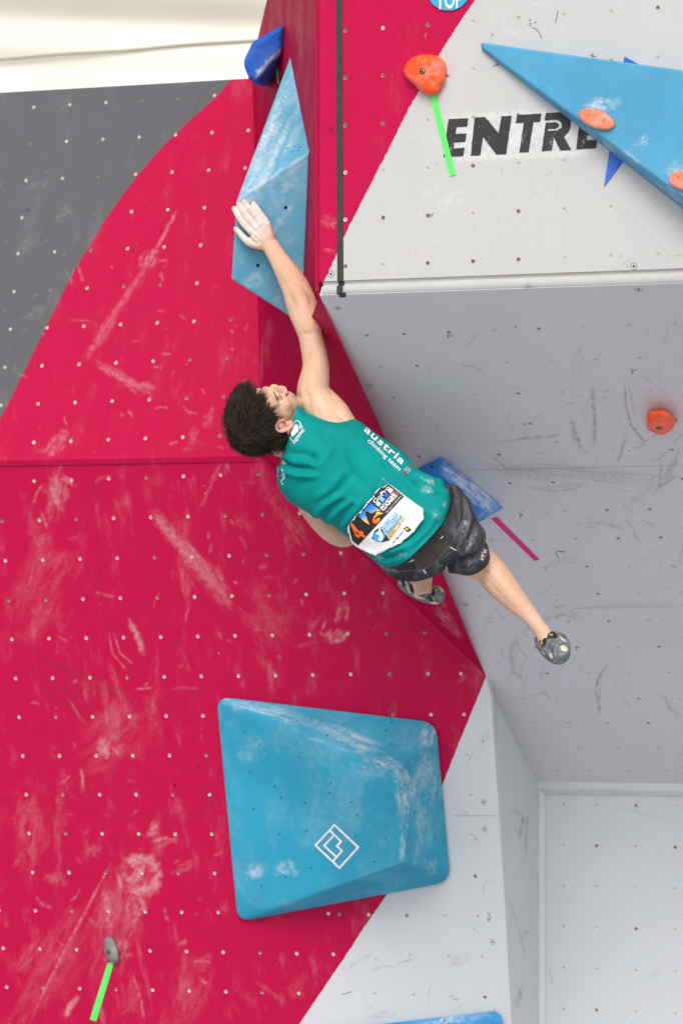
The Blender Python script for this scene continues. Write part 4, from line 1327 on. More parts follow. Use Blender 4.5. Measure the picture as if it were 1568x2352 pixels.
def ringpts(c, h, d, b, n=20, e=2.0, tilt=(0, 0), dtop=0.0, dbot=0.0):
    """one cross-section: c centre and h half-width vector in picture units, d distance, b half depth in metres;
    tilt moves the near side in picture units; dtop/dbot push the +h / -h end away from the camera"""
    out = []
    for k in range(n):
        a = 2 * math.pi * k / n
        ca, sa = math.cos(a), math.sin(a)
        if e != 2.0:
            ca, sa = math.copysign(abs(ca) ** (2 / e), ca), math.copysign(abs(sa) ** (2 / e), sa)
        dd = d - sa * b + (dtop * ca if ca > 0 else -dbot * ca)
        out.append(P(c[0] + h[0] * ca + tilt[0] * sa, c[1] + h[1] * ca + tilt[1] * sa, dd))
    return out
def loft(rings, cap=True):
    n = len(rings[0])
    V = [p for r in rings for p in r]
    F = []
    for i in range(len(rings) - 1):
        for k in range(n):
            j = (k + 1) % n
            F.append((i * n + k, i * n + j, i * n + n + j, i * n + n + k))
    if cap:
        F.append(tuple(range(n))[::-1])
        F.append(tuple((len(rings) - 1) * n + k for k in range(n)))
    return V, F
def limb(secs, n=16, sub=4, cap=True):
    """secs: (px, py, distance, half width px, half depth m); smooth path, sections square to it in the picture"""
    q = spline(secs, sub)
    rings = []
    for i, s in enumerate(q):
        a, b = q[max(0, i - 1)], q[min(len(q) - 1, i + 1)]
        t = P(*b[:3]) - P(*a[:3])
        t.normalize()
        c = P(*s[:3])
        w = FWD.cross(t)
        w = w.normalized() if w.length > .05 else Vector((1, 0, 0))
        dv = t.cross(w).normalized()
        wm = s[3] / FPX * s[2]
        rings.append([c + w * math.cos(2 * math.pi * k / n) * wm + dv * math.sin(2 * math.pi * k / n) * s[4] for k in range(n)])
    return loft(rings, cap)
def ball(c, rad, axes=None, nu=16, nv=10):
    """ellipsoid; rad along the given axes"""
    ax = axes or (Vector((1, 0, 0)), Vector((0, 1, 0)), Vector((0, 0, 1)))
    V, F = [], []
    for j in range(nv + 1):
        th = math.pi * j / nv
        for i in range(nu):
            ph = 2 * math.pi * i / nu
            V.append(c + ax[0] * rad[0] * math.sin(th) * math.cos(ph) + ax[1] * rad[1] * math.sin(th) * math.sin(ph) + ax[2] * rad[2] * math.cos(th))
    for j in range(nv):
        for i in range(nu):
            k = (i + 1) % nu
            F.append((j * nu + i, j * nu + k, (j + 1) * nu + k, (j + 1) * nu + i))
    return V, F
def fuse(parts, voxel, smooth_it=6, smooth_f=.5):
    """one continuous surface out of overlapping closed shapes"""
    V, F = join(parts)
    me = bpy.data.meshes.new('tmp')
    me.from_pydata([tuple(v) for v in V], [], F)
    bm = bmesh.new()
    bm.from_mesh(me)
    bmesh.ops.recalc_face_normals(bm, faces=bm.faces)
    bm.to_mesh(me)
    bm.free()
    ob = bpy.data.objects.new('tmp', me)
    COL.objects.link(ob)
    rm = ob.modifiers.new('r', 'REMESH')
    rm.mode = 'VOXEL'
    rm.voxel_size = voxel
    if smooth_it:
        sm = ob.modifiers.new('s', 'SMOOTH')
        sm.iterations = smooth_it
        sm.factor = smooth_f
    dg = bpy.context.evaluated_depsgraph_get()
    m2 = bpy.data.meshes.new_from_object(ob.evaluated_get(dg))
    V = [v.co.copy() for v in m2.vertices]
    F = [tuple(p.vertices) for p in m2.polygons]
    bpy.data.objects.remove(ob)
    bpy.data.meshes.remove(me)
    bpy.data.meshes.remove(m2)
    return V, F
def vnormals(V, F):
    va = np.array([tuple(v) for v in V])
    nn = np.zeros_like(va)
    for k in (3, 4):
        fa = np.array([f for f in F if len(f) == k], dtype=np.int64)
        if len(fa):
            x = np.cross(va[fa[:, 1]] - va[fa[:, 0]], va[fa[:, 2]] - va[fa[:, 0]])
            for i in range(k):
                np.add.at(nn, fa[:, i], x)
    l = np.linalg.norm(nn, axis=1)
    l[l == 0] = 1
    return nn / l[:, None]
def proj_np(V):
    va = np.array([tuple(v) for v in V]) - np.array(CAM)
    d = va[:, 1] * CP + va[:, 2] * SP
    u = -va[:, 1] * SP + va[:, 2] * CP
    return np.stack([VW / 2 + va[:, 0] / d * FPX, VH / 2 - u / d * FPX, d], 1)
def folds(V, F, ridges):
    """raise (+) or sink (-) soft folds along lines given in picture units: (line, width px, height m)"""
    nn = vnormals(V, F)
    pr = proj_np(V)
    cen = np.array(CAM) - np.array([tuple(v) for v in V])
    near = (nn * cen).sum(1) > .0
    disp = np.zeros(len(V))
    for line, w, h in ridges:
        d, t = seg_dist(pr[:, :2], line)
        disp += np.where(near, h * np.exp(-(d / w) ** 2) * np.clip(np.minimum(t + .15, 1.15 - t) * 4, 0, 1), 0)
    return [v + Vector(n) * float(x) for v, n, x in zip(V, nn, disp)]
def tri(F):
    out = []
    for f in F:
        if len(f) == 4:
            out += [(f[0], f[1], f[2]), (f[0], f[2], f[3])]
        else:
            out.append(tuple(f))
    return out

# ---- vest sections: upper and lower outline of the torso from neck to hem
TOR = [((683, 927), (668, 985), .05), ((704, 946), (646, 1050), .085), ((735, 958), (637, 1090), .105), ((778, 967), (639, 1114), .118), ((812, 961), (650, 1138), .124), ((850, 985), (672, 1158), .126), ((888, 1013), (712, 1181), .124),
       ((930, 1042), (766, 1208), .120), ((960, 1076), (806, 1240), .118), ((994, 1101), (838, 1270), .120), ((1024, 1118), (862, 1290), .124), ((1033, 1146), (884, 1300), .126), ((1024, 1176), (903, 1298), .128)]
def torso_rings(scale=1.0, inset=0.0, n=40, upto=None, sub=5):
    q = spline([(u[0], u[1], l[0], l[1], b) for u, l, b in TOR[:upto]], sub)
    out = []
    for i, (ux, uy, lx, ly, b) in enumerate(q):
        c = ((ux + lx) / 2, (uy + ly) / 2)
        h = ((ux - lx) / 2 * scale, (uy - ly) / 2 * scale)
        t = i / (len(q) - 1)
        tl = (6 * t + 8 * max(0, t - .8) * 3, 7 * t + 9 * max(0, t - .8) * 3)
        out.append(ringpts(c, h, PD0 + .02 * math.sin(t * 3), b * scale - inset, n, 2.25, tl))
    return out
# ---- body --------------------------------------------------------------------------
arm = [(621, 564, 12.50, 20, .022), (639, 593, 12.47, 22, .026), (663, 632, 12.44, 28.5, .034), (680, 664, 12.42, 33, .040), (695, 706, 12.40, 36.5, .044), (706, 741, 12.385, 33, .042), (713, 771, 12.38, 28.5, .042), (719, 800, 12.375, 29, .045), (724.5, 836, 12.37, 30.5, .047),
       (723, 864, 12.37, 34, .050), (719, 895, 12.37, 38, .054), (728, 924, 12.37, 43, .062), (748, 958, 12.36, 46, .066), (775, 1000, 12.35, 44, .066)]
def fr(x, y, lift):
    w = PFRONT.hit(x, y)
    return proj(w)[2] - lift
_dw = fr(621, 564, .040)
for i_, t_ in enumerate((0, .16, .38, .58, .80, 1.0)):
    arm[i_] = (arm[i_][0], arm[i_][1], lerp(_dw, 12.385, t_)) + arm[i_][3:]
body_parts = [limb(arm)]
body_parts.append(limb([(735, 905, 12.38, 26, .035), (770, 945, 12.36, 30, .05), (805, 985, 12.35, 22, .06), (840, 1020, 12.34, 20, .06)]))   # shoulder blade side
tr_ = torso_rings(.86, .012, 24, sub=2)
body_parts.append(loft(tr_))
# olecranon and forearm muscle
body_parts.append(ball(P(719, 738, 12.375), (.018, .018, .030)))
body_parts.append(limb([(640, 598, arm[1][2] - .01, 12, .016), (668, 640, arm[2][2] - .015, 18, .022), (692, 690, arm[4][2] - .02, 20, .026), (704, 722, 12.38, 12, .02)]))
# left arm, mostly hidden
body_parts.append(limb([(690, 1100, 12.42, 30, .045), (708, 1148, 12.52, 30, .045), (735, 1190, 12.60, 29, .042), (766, 1219, 12.64, 30, .040), (793, 1229, 12.66, 28, .038), (815, 1210, 12.72, 26, .035), (835, 1180, 12.80, 22, .03)]))
# right leg
leg = [(985, 1225, 12.40, 60, .085), (1045, 1262, 12.46, 54, .08), (1092, 1288, 12.52, 43, .062), (1120, 1306, 12.53, 37, .052), (1138, 1327, 12.52, 36.5, .052), (1162, 1356, 12.51, 33.5, .048), (1189, 1386, 12.50, 27, .040), (1214, 1412, 12.49, 21, .031), (1233, 1435, 12.48, 18, .027), (1248, 1456, 12.475, 19, .028), (1258, 1474, 12.47, 21, .030)]
body_parts.append(limb(leg))
# left leg goes away from the camera, then the ankle hangs below the shorts
body_parts.append(limb([(940, 1270, 12.40, 55, .08), (950, 1275, 12.60, 50, .075), (955, 1280, 12.80, 42, .06), (962, 1310, 12.86, 33, .045), (968, 1345, 12.85, 24, .033), (972, 1366, 12.84, 20, .028)]))
# ---- hand on the volume
def fr(x, y, lift):
    w = PFRONT.hit(x, y)
    d = proj(w)[2]
    return d - lift
FING = [[(537, 478), (547, 497), (561, 516), (577, 531), (603, 552)], [(547.5, 467.5), (559, 486), (573, 505), (588, 522), (608, 550)], [(561, 462), (573, 478), (585.5, 494), (599, 514), (614, 549)], [(582, 466), (592, 480), (603, 496), (614, 514), (622, 550)]]
RADS = [(6.0, 6.8, 7.2, 8.4, 10), (6.2, 7.1, 7.5, 8.8, 10), (6.0, 6.8, 7.3, 8.6, 10), (5.6, 6.2, 6.8, 8.0, 10)]
px2m = 12.5 / FPX
for fg, rr in zip(FING, RADS):
    lifts = [.009, .020, .026, .033, .038]
    secs = [(x, y, fr(x, y, l), r, r * px2m * .95) for (x, y), r, l in zip(fg, rr, lifts)]
    body_parts.append(limb(secs, 12, 4))
    x, y = fg[0]
    body_parts.append(ball(P(x, y, fr(x, y, .010)), [rr[0] * px2m] * 3, nu=12, nv=8))
    for i, k in ((1, 1.02), (2, 1.06), (3, 1.05)):     # knuckles
        x, y = fg[i]
        body_parts.append(ball(P(x, y, fr(x, y, lifts[i] + .001)), [rr[i] * px2m * k] * 3, nu=12, nv=8))
th_ = [(541, 525, .012, 6.2), (551, 535, .020, 7.6), (562, 548, .026, 8.8), (578, 558, .034, 11), (600, 562, .04, 12)]
body_parts.append(limb([(x, y, fr(x, y, l), r, r * px2m) for x, y, l, r in th_], 12, 4))
body_parts.append(ball(P(541, 525, fr(541, 525, .012)), [6.2 * px2m] * 3, nu=12, nv=8))
body_parts.append(limb([(584, 530, fr(584, 530, .034), 20, .012), (600, 540, fr(600, 540, .036), 24, .015), (613, 554, fr(613, 554, .038), 21, .018), (621, 564, _dw, 20, .021), (630, 580, _dw - .012, 20, .023)], 16, 4))
body_parts.append(limb([(571, 552, fr(571, 552, .03), 9, .011), (590, 556, fr(590, 556, .036), 14, .014), (610, 562, fr(610, 562, .04), 14, .017)], 12, 4))
# ---- head
hu = Vector((-.76, .18, .62)); hf = Vector((.27, .92, .06))       # crown and face directions: right, up, towards the viewer
def camdir(v):
    return (Vector((1, 0, 0)) * v.x + Vector((0, -SP, CP)) * v.y - FWD * v.z).normalized()
U_ = camdir(hu)
Fh = camdir(hf)
Fh = (Fh - U_ * Fh.dot(U_)).normalized()
Rh = Fh.cross(U_).normalized()
HS = .97
EAR = P(645, 971, 12.235)
HO = EAR - Rh * .076 * HS
def hp(r, f, u):
    return HO + (Rh * r + Fh * f + U_ * u) * HS
HAX = (Rh, Fh, U_)
def hball(r, f, u, a, b, c, tilt=0.0, nu=18, nv=12):
    ax = HAX
    if tilt:
        ax = (Rh, Fh * math.cos(tilt) + U_ * math.sin(tilt), U_ * math.cos(tilt) - Fh * math.sin(tilt))
    return ball(hp(r, f, u), (a * HS, b * HS, c * HS), ax, nu, nv)
head = [hball(0, -.012, .046, .076, .097, .080), hball(0, .020, .040, .068, .070, .078), hball(0, .030, -.025, .060, .058, .075), hball(0, .045, -.060, .050, .046, .050), hball(0, .066, -.092, .026, .026, .022),
        hball(.034, .052, -.020, .026, .030, .028), hball(-.034, .052, -.020, .026, .030, .028),
        hball(0, .088, .022, .042, .012, .012), hball(.030, .082, .018, .020, .012, .010), hball(-.030, .082, .018, .020, .012, .010),
        hball(0, .096, -.004, .010, .016, .030, -.30), hball(0, .102, -.022, .011, .012, .016, -.3), hball(0, .105, -.030, .011, .010, .009), hball(.011, .098, -.033, .008, .009, .007), hball(-.011, .098, -.033, .008, .009, .007),
        hball(0, .091, -.056, .022, .012, .010), hball(0, .088, -.069, .020, .012, .009), hball(.04, .010, -.065, .018, .040, .018, .45), hball(-.04, .010, -.065, .018, .040, .018, .45)]
neck = [tuple(proj(hp(0, -.015, -.03))) + (54, .058), tuple(proj(hp(0, -.035, -.08))) + (56, .060), (690, 1010, 12.33, 52, .06), (720, 1040, 12.33, 60, .065)]
body_parts += head
body_parts.append(limb([(a[0], a[1], a[2], a[3], a[4]) for a in neck]))
bV, bF = fuse(body_parts, .0028, 6, .5)
# carve small relief: elbow hollow, triceps line, hand tendons, calf muscle, shoulder blade, eye
bV = folds(bV, bF, [([(696, 765), (712, 768)], 7, -.0025), ([(716, 742), (730, 752)], 6, .0035), ([(708, 790), (706, 850)], 9, -.0025), ([(735, 800), (740, 850)], 12, .003),
                    ([(585, 535), (606, 555)], 2.2, .0016), ([(594, 528), (612, 552)], 2.2, .0016), ([(605, 522), (618, 550)], 2.2, .0014), ([(580, 540), (600, 557)], 2.0, -.0012),
                    ([(569, 545), (590, 560)], 3, -.0022), ([(705, 905), (712, 938)], 8, -.006), ([(690, 905), (702, 940)], 9, .004), ([(760, 925), (790, 962)], 12, .004),
                    ([(1120, 1330), (1150, 1372), (1180, 1400)], 9, -.003), ([(1150, 1320), (1180, 1360), (1205, 1392)], 10, .003), ([(1225, 1425), (1245, 1452)], 5, .0022), ([(660, 640), (690, 690)], 8, .002), ([(648, 640), (668, 690)], 5, -.002)])
def skin():
    t = NT('skin')
    geo = t.n('NewGeometry').outputs['Position']
    co = geo
    base = (0.68, 0.425, 0.29)
    c = t.mix(t.ramp(t.noise(co, 9, 4), .35, .7), base, (0.72, 0.465, 0.335))
    c = t.mix(t.ramp(t.noise(co, 60, 3), .45, .8, 0, .35), c, (0.54, 0.26, 0.17))
    c = t.mix(t.ramp(t.noise(co, 18, 4, .65), .5, .75, 0, .35), c, (0.60, 0.32, 0.20))
    def near(p, r0, r1):
        d = t.n('VectorMath', {0: geo, 1: tuple(p)}, operation='DISTANCE').outputs['Value']
        return t.ramp(d, r1, r0)
    # chalk on the hand, on the elbow and a little on the shin
    ch = t.math('MULTIPLY', near(P(574, 508, fr(574, 508, .03)), .045, .105), t.ramp(t.noise(co, 45, 5, .7), .22, .6, .5, 1))
    ch = t.math('MAXIMUM', ch, t.math('MULTIPLY', near(P(734, 742, 12.36), .012, .03), t.ramp(t.noise(co, 60, 4), .4, .6, 0, .9)))
    c = t.mix(t.math('MULTIPLY', ch, .78), c, (.80, .74, .72))
    # redder ear, elbow, knuckles
    c = t.mix(t.math('MULTIPLY', near(EAR, .02, .05), .45), c, (.68, .27, .20))
    c = t.mix(t.math('MULTIPLY', near(hp(.083, .001, -.004), .005, .012), .75), c, (.20, .07, .05))  # shade of the ear hollow, put into the colour as dark red
    c = t.mix(t.math('MULTIPLY', near(P(712, 738, 12.36), .015, .05), .30), c, (.66, .28, .21))
    # stubble on the jaw
    jaw = t.math('MAXIMUM', near(hp(.045, .045, -.075), .028, .062), near(hp(.0, .088, -.070), .02, .045))
    st = t.math('MULTIPLY', jaw, t.ramp(t.noise(co, 500, 2), .35, .6, .35, 1))
    c = t.mix(t.math('MULTIPLY', st, .55), c, (.10, .075, .06))
    # fine dark hair on the leg
    lg = t.math('MULTIPLY', near(P(1165, 1360, 12.5), .12, .2), t.ramp(t.noise(t.n('Mapping', {'Vector': geo, 'Rotation': (0, .8, 0), 'Scale': (900, 300, 180)}).outputs[0], 1.0, 3), .56, .7, 0, .4))
    c = t.mix(lg, c, (.16, .09, .06))
    bump = t.math('ADD', t.noise(co, 350, 3), t.math('MULTIPLY', t.noise(co, 80, 3), .6))
    return t.finish(c, .48, bump, .10, .0012, .35, 0, .12, (.012, .005, .003))
M['skin'] = skin()
body = mk('body', bV, bF, M['skin'], person, smooth=True)

# ear: rim, lobe and hollow
er = []
def epx(u, f, lift):
    return hp(.076 + lift, f, u)
rim = [(.014, -.004), (.026, -.010), (.030, -.022), (.024, -.034), (.006, -.036), (-.012, -.028), (-.026, -.016), (-.030, -.004), (-.022, .002)]
rimp = [epx(u - .004, f + .010, .010 + .006 * math.sin(i / 8 * math.pi)) for i, (u, f) in enumerate(rim)]
rimp = [Vector(p) for p in spline([tuple(p) for p in rimp], 4)]
er.append(tube(rimp, [.0045] * 8 + [.0052] * (len(rimp) - 16) + [.0062] * 8, 8))
er.append(ball(epx(-.002, -.004, .004), (.005, .019, .026), HAX))
er.append(ball(epx(-.001, -.010, .009), (.006, .011, .016), HAX))
er.append(ball(epx(-.026, .004, .008), (.006, .009, .010), HAX))
er.append(ball(epx(.0, .009, .006), (.005, .005, .008), HAX))
eV, eF = fuse(er, .002, 4)
mk('ear', eV, eF, M['skin'], body, smooth=True)
M['lash'] = plain('eyelash', (.06, .038, .026), .6)
M['lip_'] = plain('lip', (.50, .20, .16), .5)
def face_hit(px, py, off=.0012, _b=[None]):
    if _b[0] is None:
        _b[0] = BVHTree.FromPolygons([tuple(v) for v in bV], bF)
    r = _b[0].ray_cast(CAM, ray(px, py).normalized())
    return None if r[0] is None else r[0] - ray(px, py).normalized() * off
BODY_HIT = face_hit
def draw_on(hitf, line, w, name, mat, parent, step=3):
    """ribbon that lies on a surface; only where the surface is really hit"""
    q = dense(line, step)
    L_, R_ = stroke_px(q, w)
    V, F = [], []
    last = None
    for a, b in zip(L_, R_):
        pa, pb = hitf(*a), hitf(*b)
        if pa is None or pb is None or (pa - pb).length > .05:
            last = None
            continue
        V += [pa, pb]
        cur = len(V) - 2
        if last is not None and (V[last] - pa).length < .05:
            F.append((last, cur, cur + 1, last + 1))
        last = cur
    if F:
        return mk(name, V, F, mat, parent)
br = [hp(.018, .094, .022), hp(.030, .090, .028), hp(.044, .078, .027), hp(.052, .066, .020)]
mk('eyebrow', *tube([Vector(p) for p in spline([tuple(b) for b in br], 4)], .0018, 6), M['lash'], body)
ey = [hp(.022, .083, .003), hp(.034, .082, .0), hp(.046, .072, -.001)]
mk('eyelash_line', *tube([Vector(p) for p in spline([tuple(b) for b in ey], 4)], .0011, 6), M['lash'], body)

# ---- hair: a cap under many strands combed from the whorl
M['hairm'] = None
def hair_mat():
    t = NT('dark_brown_hair')
    oi = t.n('NewGeometry').outputs['Random Per Island']
    c = t.mix(oi, (.012, .0078, .0052), (.060, .038, .024))
    return t.finish(c, .5, None, spec=.25)
M['hairm'] = hair_mat()
hc = hp(0, -.012, .046)
def skull(dirv, extra):
    # point on the hair surface in a head-frame direction (r, f, u)
    r, f, u = dirv
    k = 1 / math.sqrt((r / .080) ** 2 + (f / .103) ** 2 + (u / .087) ** 2)
    return (r * k * (1 + extra), f * k * (1 + extra), u * k * (1 + extra))
def hworld(p):
    return hp(p[0], p[1] - .012, p[2] + .046)
def hairline(r, f, u):
    """is this direction covered by hair? (ear, face and neck stay free)"""
    l = math.sqrt(r * r + f * f + u * u)
    r, f, u = r / l, f / l, u / l
    lim = -.93 if f < -.20 else (-.93 + (f + .20) * 1.88 if f < .05 else -.46 + 1.40 * (f - .05))
    if abs(r) > .5 and -.20 < f < .22 and u < -.30:
        return False
    return u > lim
capV, capF, idx = [], [], {}
NU, NV = 48, 30
for j in range(NV + 1):
    for i in range(NU):
        th2, ph2 = math.pi * j / NV, 2 * math.pi * i / NU
        d = (math.sin(th2) * math.cos(ph2), math.sin(th2) * math.sin(ph2), math.cos(th2))
        idx[(j, i)] = len(capV)
        capV.append(hworld(skull(d, .07)))
for j in range(NV):
    for i in range(NU):
        th2, ph2 = math.pi * (j + .5) / NV, 2 * math.pi * (i + .5) / NU
        if hairline(math.sin(th2) * math.cos(ph2), math.sin(th2) * math.sin(ph2), math.cos(th2)):
            k = (i + 1) % NU
            capF.append((idx[(j, i)], idx[(j, k)], idx[(j + 1, k)], idx[(j + 1, i)]))
us = sorted({v for f in capF for v in f})
re_ = {o_: i for i, o_ in enumerate(us)}
hair = mk('hair', [capV[i] for i in us], [tuple(re_[i] for i in f) for f in capF], M['hairm'], person, smooth=True)
WH = Vector((.42, -.55, .72)).normalized()             # the whorl
sV, sF = [], []
rnd = random.Random(11)
def strand(d, rnd, lenf=1.0):
    away = (d - WH * d.dot(WH))
    away = (away - d * away.dot(d))
    away = away.normalized() if away.length > 1e-3 else Vector((0, 1, 0))
    side = d.cross(away)
    top = max(0, d.z)
    front = max(0, d.y) * top
    comb = Vector((0, .75, .0)) * top + Vector((0, -.15, -.8)) * (1 - top)
    comb = comb - d * comb.dot(d)
    g = away * .9 + comb + side * rnd.gauss(.35, .30)
    g = (g - d * g.dot(d)).normalized()
    clump = noise.noise((d.x * 4, d.y * 4, d.z * 4))
    ln = rnd.uniform(.020, .034) * lenf * (1 + .25 * front) * (.7 if d.z < -.15 else 1.0)
    stand = .03 + .09 * max(0, clump) + .28 * front + rnd.uniform(0, .05)
    bx = .05 + rnd.uniform(0, .09) + .09 * max(0, clump)
    p = d.copy()
    out = []
    nseg = 5
    for k in range(nseg + 1):
        t = k / nseg
        out.append(hworld(skull(tuple(p), bx + stand * (math.sin(t * 1.9) * (.75 if front < .2 else 1.0)))))
        p = (p + (g + side * .5 * clump * t).normalized() * (ln / nseg / .088)).normalized()
        g = (g - p * g.dot(p)).normalized()
    return out
def add_strand(pts_, wid):
    nseg = len(pts_) - 1
    b_ = len(sV)
    for k, w in enumerate(pts_):
        t = k / nseg
        tang = (pts_[min(k + 1, nseg)] - pts_[max(k - 1, 0)]).normalized()
        nrm = (w - hc).normalized()
        sd_ = tang.cross(nrm).normalized()
        ww = wid * (1 - t ** 2 * .92)
        sV.extend([w + sd_ * ww, w - sd_ * ww, w + nrm * ww * .8])
    for k in range(nseg):
        a = b_ + 3 * k
        sF.extend([(a, a + 3, a + 5, a + 2), (a + 2, a + 5, a + 4, a + 1), (a + 1, a + 4, a + 3, a)])
EARC = hp(.080, -.006, -.006)
cnt = 0
while cnt < 760:
    d = Vector((rnd.gauss(0, 1), rnd.gauss(0, 1), rnd.gauss(0, 1))).normalized()
    if not hairline(*d):
        continue
    cnt += 1
    guide = strand(d, rnd, rnd.uniform(.9, 1.25))
    for _ in range(14):
        off = Vector((rnd.gauss(0, 1), rnd.gauss(0, 1), rnd.gauss(0, 1))) * .0062
        tipoff = off * rnd.uniform(.45, 1.05)
        stretch = rnd.uniform(.75, 1.08)
        pts_ = []
        for k, w in enumerate(guide):
            t = k / 5
            pts_.append(guide[0] + (w - guide[0]) * stretch + off.lerp(tipoff, t))
        if any((w - EARC).length < .031 for w in pts_):      # combed clear of the ear
            continue
        add_strand(pts_, rnd.uniform(.0005, .0010))
NC, NR = hp(.016, -.054, -.022), (.058, .046, .060)      # hair on the nape
mk('nape_hair', *ball(NC, NR, HAX, 24, 16), M['hairm'], hair, smooth=True)
for _ in range(230):
    d = Vector((rnd.gauss(0, 1), rnd.gauss(0, 1), rnd.gauss(0, 1))).normalized()
    if d.y > .35:
        continue
    b0w = NC + Rh * d.x * NR[0] + Fh * d.y * NR[1] + U_ * d.z * NR[2]
    nrm = (Rh * d.x + Fh * d.y + U_ * d.z).normalized()
    gdir = (-U_ * .9 + Rh * rnd.gauss(0, .25) + Fh * rnd.gauss(-.05, .2))
    gdir = (gdir - nrm * gdir.dot(nrm)).normalized()
    ln = rnd.uniform(.018, .030)
    guide = [b0w + nrm * (.001 + .004 * math.sin(k / 5 * 2.4)) + gdir * ln * k / 5 - nrm * .10 * ln * (k / 5) ** 2 for k in range(6)]
    for _k in range(10):
        off = Vector((rnd.gauss(0, 1), rnd.gauss(0, 1), rnd.gauss(0, 1))) * .005
        pts_ = [w + off for w in guide]
        if not any((w - EARC).length < .030 for w in pts_):
            add_strand(pts_, rnd.uniform(.0005, .0010))
mk('strands', sV, sF, M['hairm'], hair, smooth=True)['kind'] = 'stuff'

# ---- vest ---------------------------------------------------------------------------
def cloth(name, col, weave=900, var=.08, faded=None, rough=.75, marks_col=(.75, .80, .80), sheen=0.0):
    t = NT(name)
    geo = t.n('TexCoord').outputs['Object']
    c = t.mix(t.ramp(t.noise(geo, 6, 3), .3, .7), tuple(x * (1 - var) for x in col), tuple(x * (1 + var) for x in col))
    if faded:
        mp = t.n('Mapping', {'Vector': geo, 'Rotation': (.3, .7, .2), 'Scale': (16, 8, 5)}).outputs[0]
        c = t.mix(t.ramp(t.noise(mp, 1.6, 6, .7), .46, .75, 0, .85), c, faded)
    ck = t.n('Attribute', attribute_name='chalk').outputs['Fac']
    c = t.mix(t.math('MULTIPLY', ck, t.ramp(t.noise(geo, 60, 4, .7), .35, .6)), c, marks_col)
    bump = t.math('ADD', t.noise(geo, weave, 2), t.math('MULTIPLY', t.noise(geo, 28, 3), 1.2))
    return t.finish(c, rough, bump, .28, .0012, .10, sheen=sheen)
M['teal'] = cloth('teal_jersey', (.002, .250, .240))
M['denim'] = cloth('charcoal_denim', (.046, .048, .053), 700, .25, (.17, .185, .205), .95)
rings = torso_rings(1.0, 0.0, 150, sub=8)
# inner return of the hem so that the cloth has thickness
hemc = rings[-1]
cen_ = sum(hemc, Vector()) / len(hemc)
rings2 = rings + [[p.lerp(cen_, .03) + (rings[-1][k] - rings[-2][k]) * -.2 for k, p in enumerate(hemc)], [p.lerp(cen_, .08) + (rings[-3][k] - p) * 1.0 for k, p in enumerate(hemc)]]
sv_, sf_ = loft(rings2, False)
z3 = lambda x, y: (x * .28 + 627.2, y * .28 + 909.4)
R3 = [([z3(60, 545), z3(160, 590), z3(330, 610)], 9, -.010), ([z3(50, 590), z3(200, 650), z3(340, 660)], 9, .008), ([z3(120, 470), z3(260, 480), z3(350, 520)], 12, -.006),
      ([z3(330, 520), z3(300, 620), z3(230, 740)], 14, -.004), ([z3(345, 990), z3(420, 900), z3(540, 820)], 9, .007), ([z3(390, 1000), z3(470, 920), z3(580, 860)], 7, -.008), ([z3(440, 1030), z3(540, 930), z3(640, 860)], 8, .007),
      ([z3(500, 1060), z3(580, 980), z3(660, 900)], 6, -.006), ([z3(560, 1090), z3(640, 980), z3(720, 870)], 8, .006), ([z3(600, 1100), z3(670, 990)], 5, -.005),
      ([z3(830, 1330), z3(930, 1345), z3(1050, 1290)], 7, -.006), ([z3(860, 1370), z3(960, 1360)], 6, .004), ([z3(1180, 700), z3(1280, 740), z3(1400, 760)], 8, -.007), ([z3(1200, 650), z3(1300, 700), z3(1400, 715)], 7, .007),
      ([z3(1240, 780), z3(1340, 800)], 8, .005), ([z3(1100, 640), z3(1200, 700)], 9, -.004), ([z3(900, 690), z3(880, 760)], 5, .004), ([z3(880, 690), z3(820, 830)], 7, -.003),
      ([z3(420, 300), z3(600, 560), z3(760, 760)], 16, -.005), ([z3(500, 420), z3(380, 560), z3(270, 640)], 12, .003), ([z3(730, 380), z3(900, 560)], 14, .003), ([z3(650, 640), z3(560, 760), z3(430, 860)], 10, -.004), ([z3(560, 640), z3(480, 740), z3(360, 840)], 10, .004),
      ([z3(1080, 1180), z3(1180, 1100), z3(1260, 980)], 9, -.006), ([z3(1150, 1220), z3(1260, 1110), z3(1330, 980)], 9, .005), ([z3(960, 1280), z3(1080, 1240)], 8, .004)]
sv_ = folds(sv_, sf_, [(l_, w_ * .75, h_ * 2.0) for l_, w_, h_ in R3])
nz = vnormals(sv_, sf_)
sv_ = [v + Vector(n) * (.0022 * noise.fractal(tuple(v * 14), .8, 2.0, 2)) for v, n in zip(sv_, nz)]
shirt = mk('vest', sv_, sf_, M['teal'], person, smooth=True)
shirt.modifiers.new('sub', 'SUBSURF').render_levels = 1
def put_chalk(ob, V, marks):
    at_ = ob.data.attributes.new('chalk', 'FLOAT', 'POINT')
    at_.data.foreach_set('value', mark_values(marks, np.array([proj(w)[:2] for w in V])).astype(np.float32))
put_chalk(shirt, sv_, [(979, 1125, 22, 34, 70, .8), (872, 1281, 30, 16, -40, .7), (921, 1273, 26, 12, 0, .6), (1020, 1158, 16, 12, 60, .6), (985, 1105, 40, 12, -20, .5), (1000, 1180, 20, 26, 50, .4)])
SB = BVHTree.FromPolygons([tuple(v) for v in sv_], tri(sf_))
# armhole binding
arm_line = [(683, 927), (692, 936), (704, 946), (719, 953), (735, 958), (757, 964), (778, 967), (797, 966), (812, 961)]

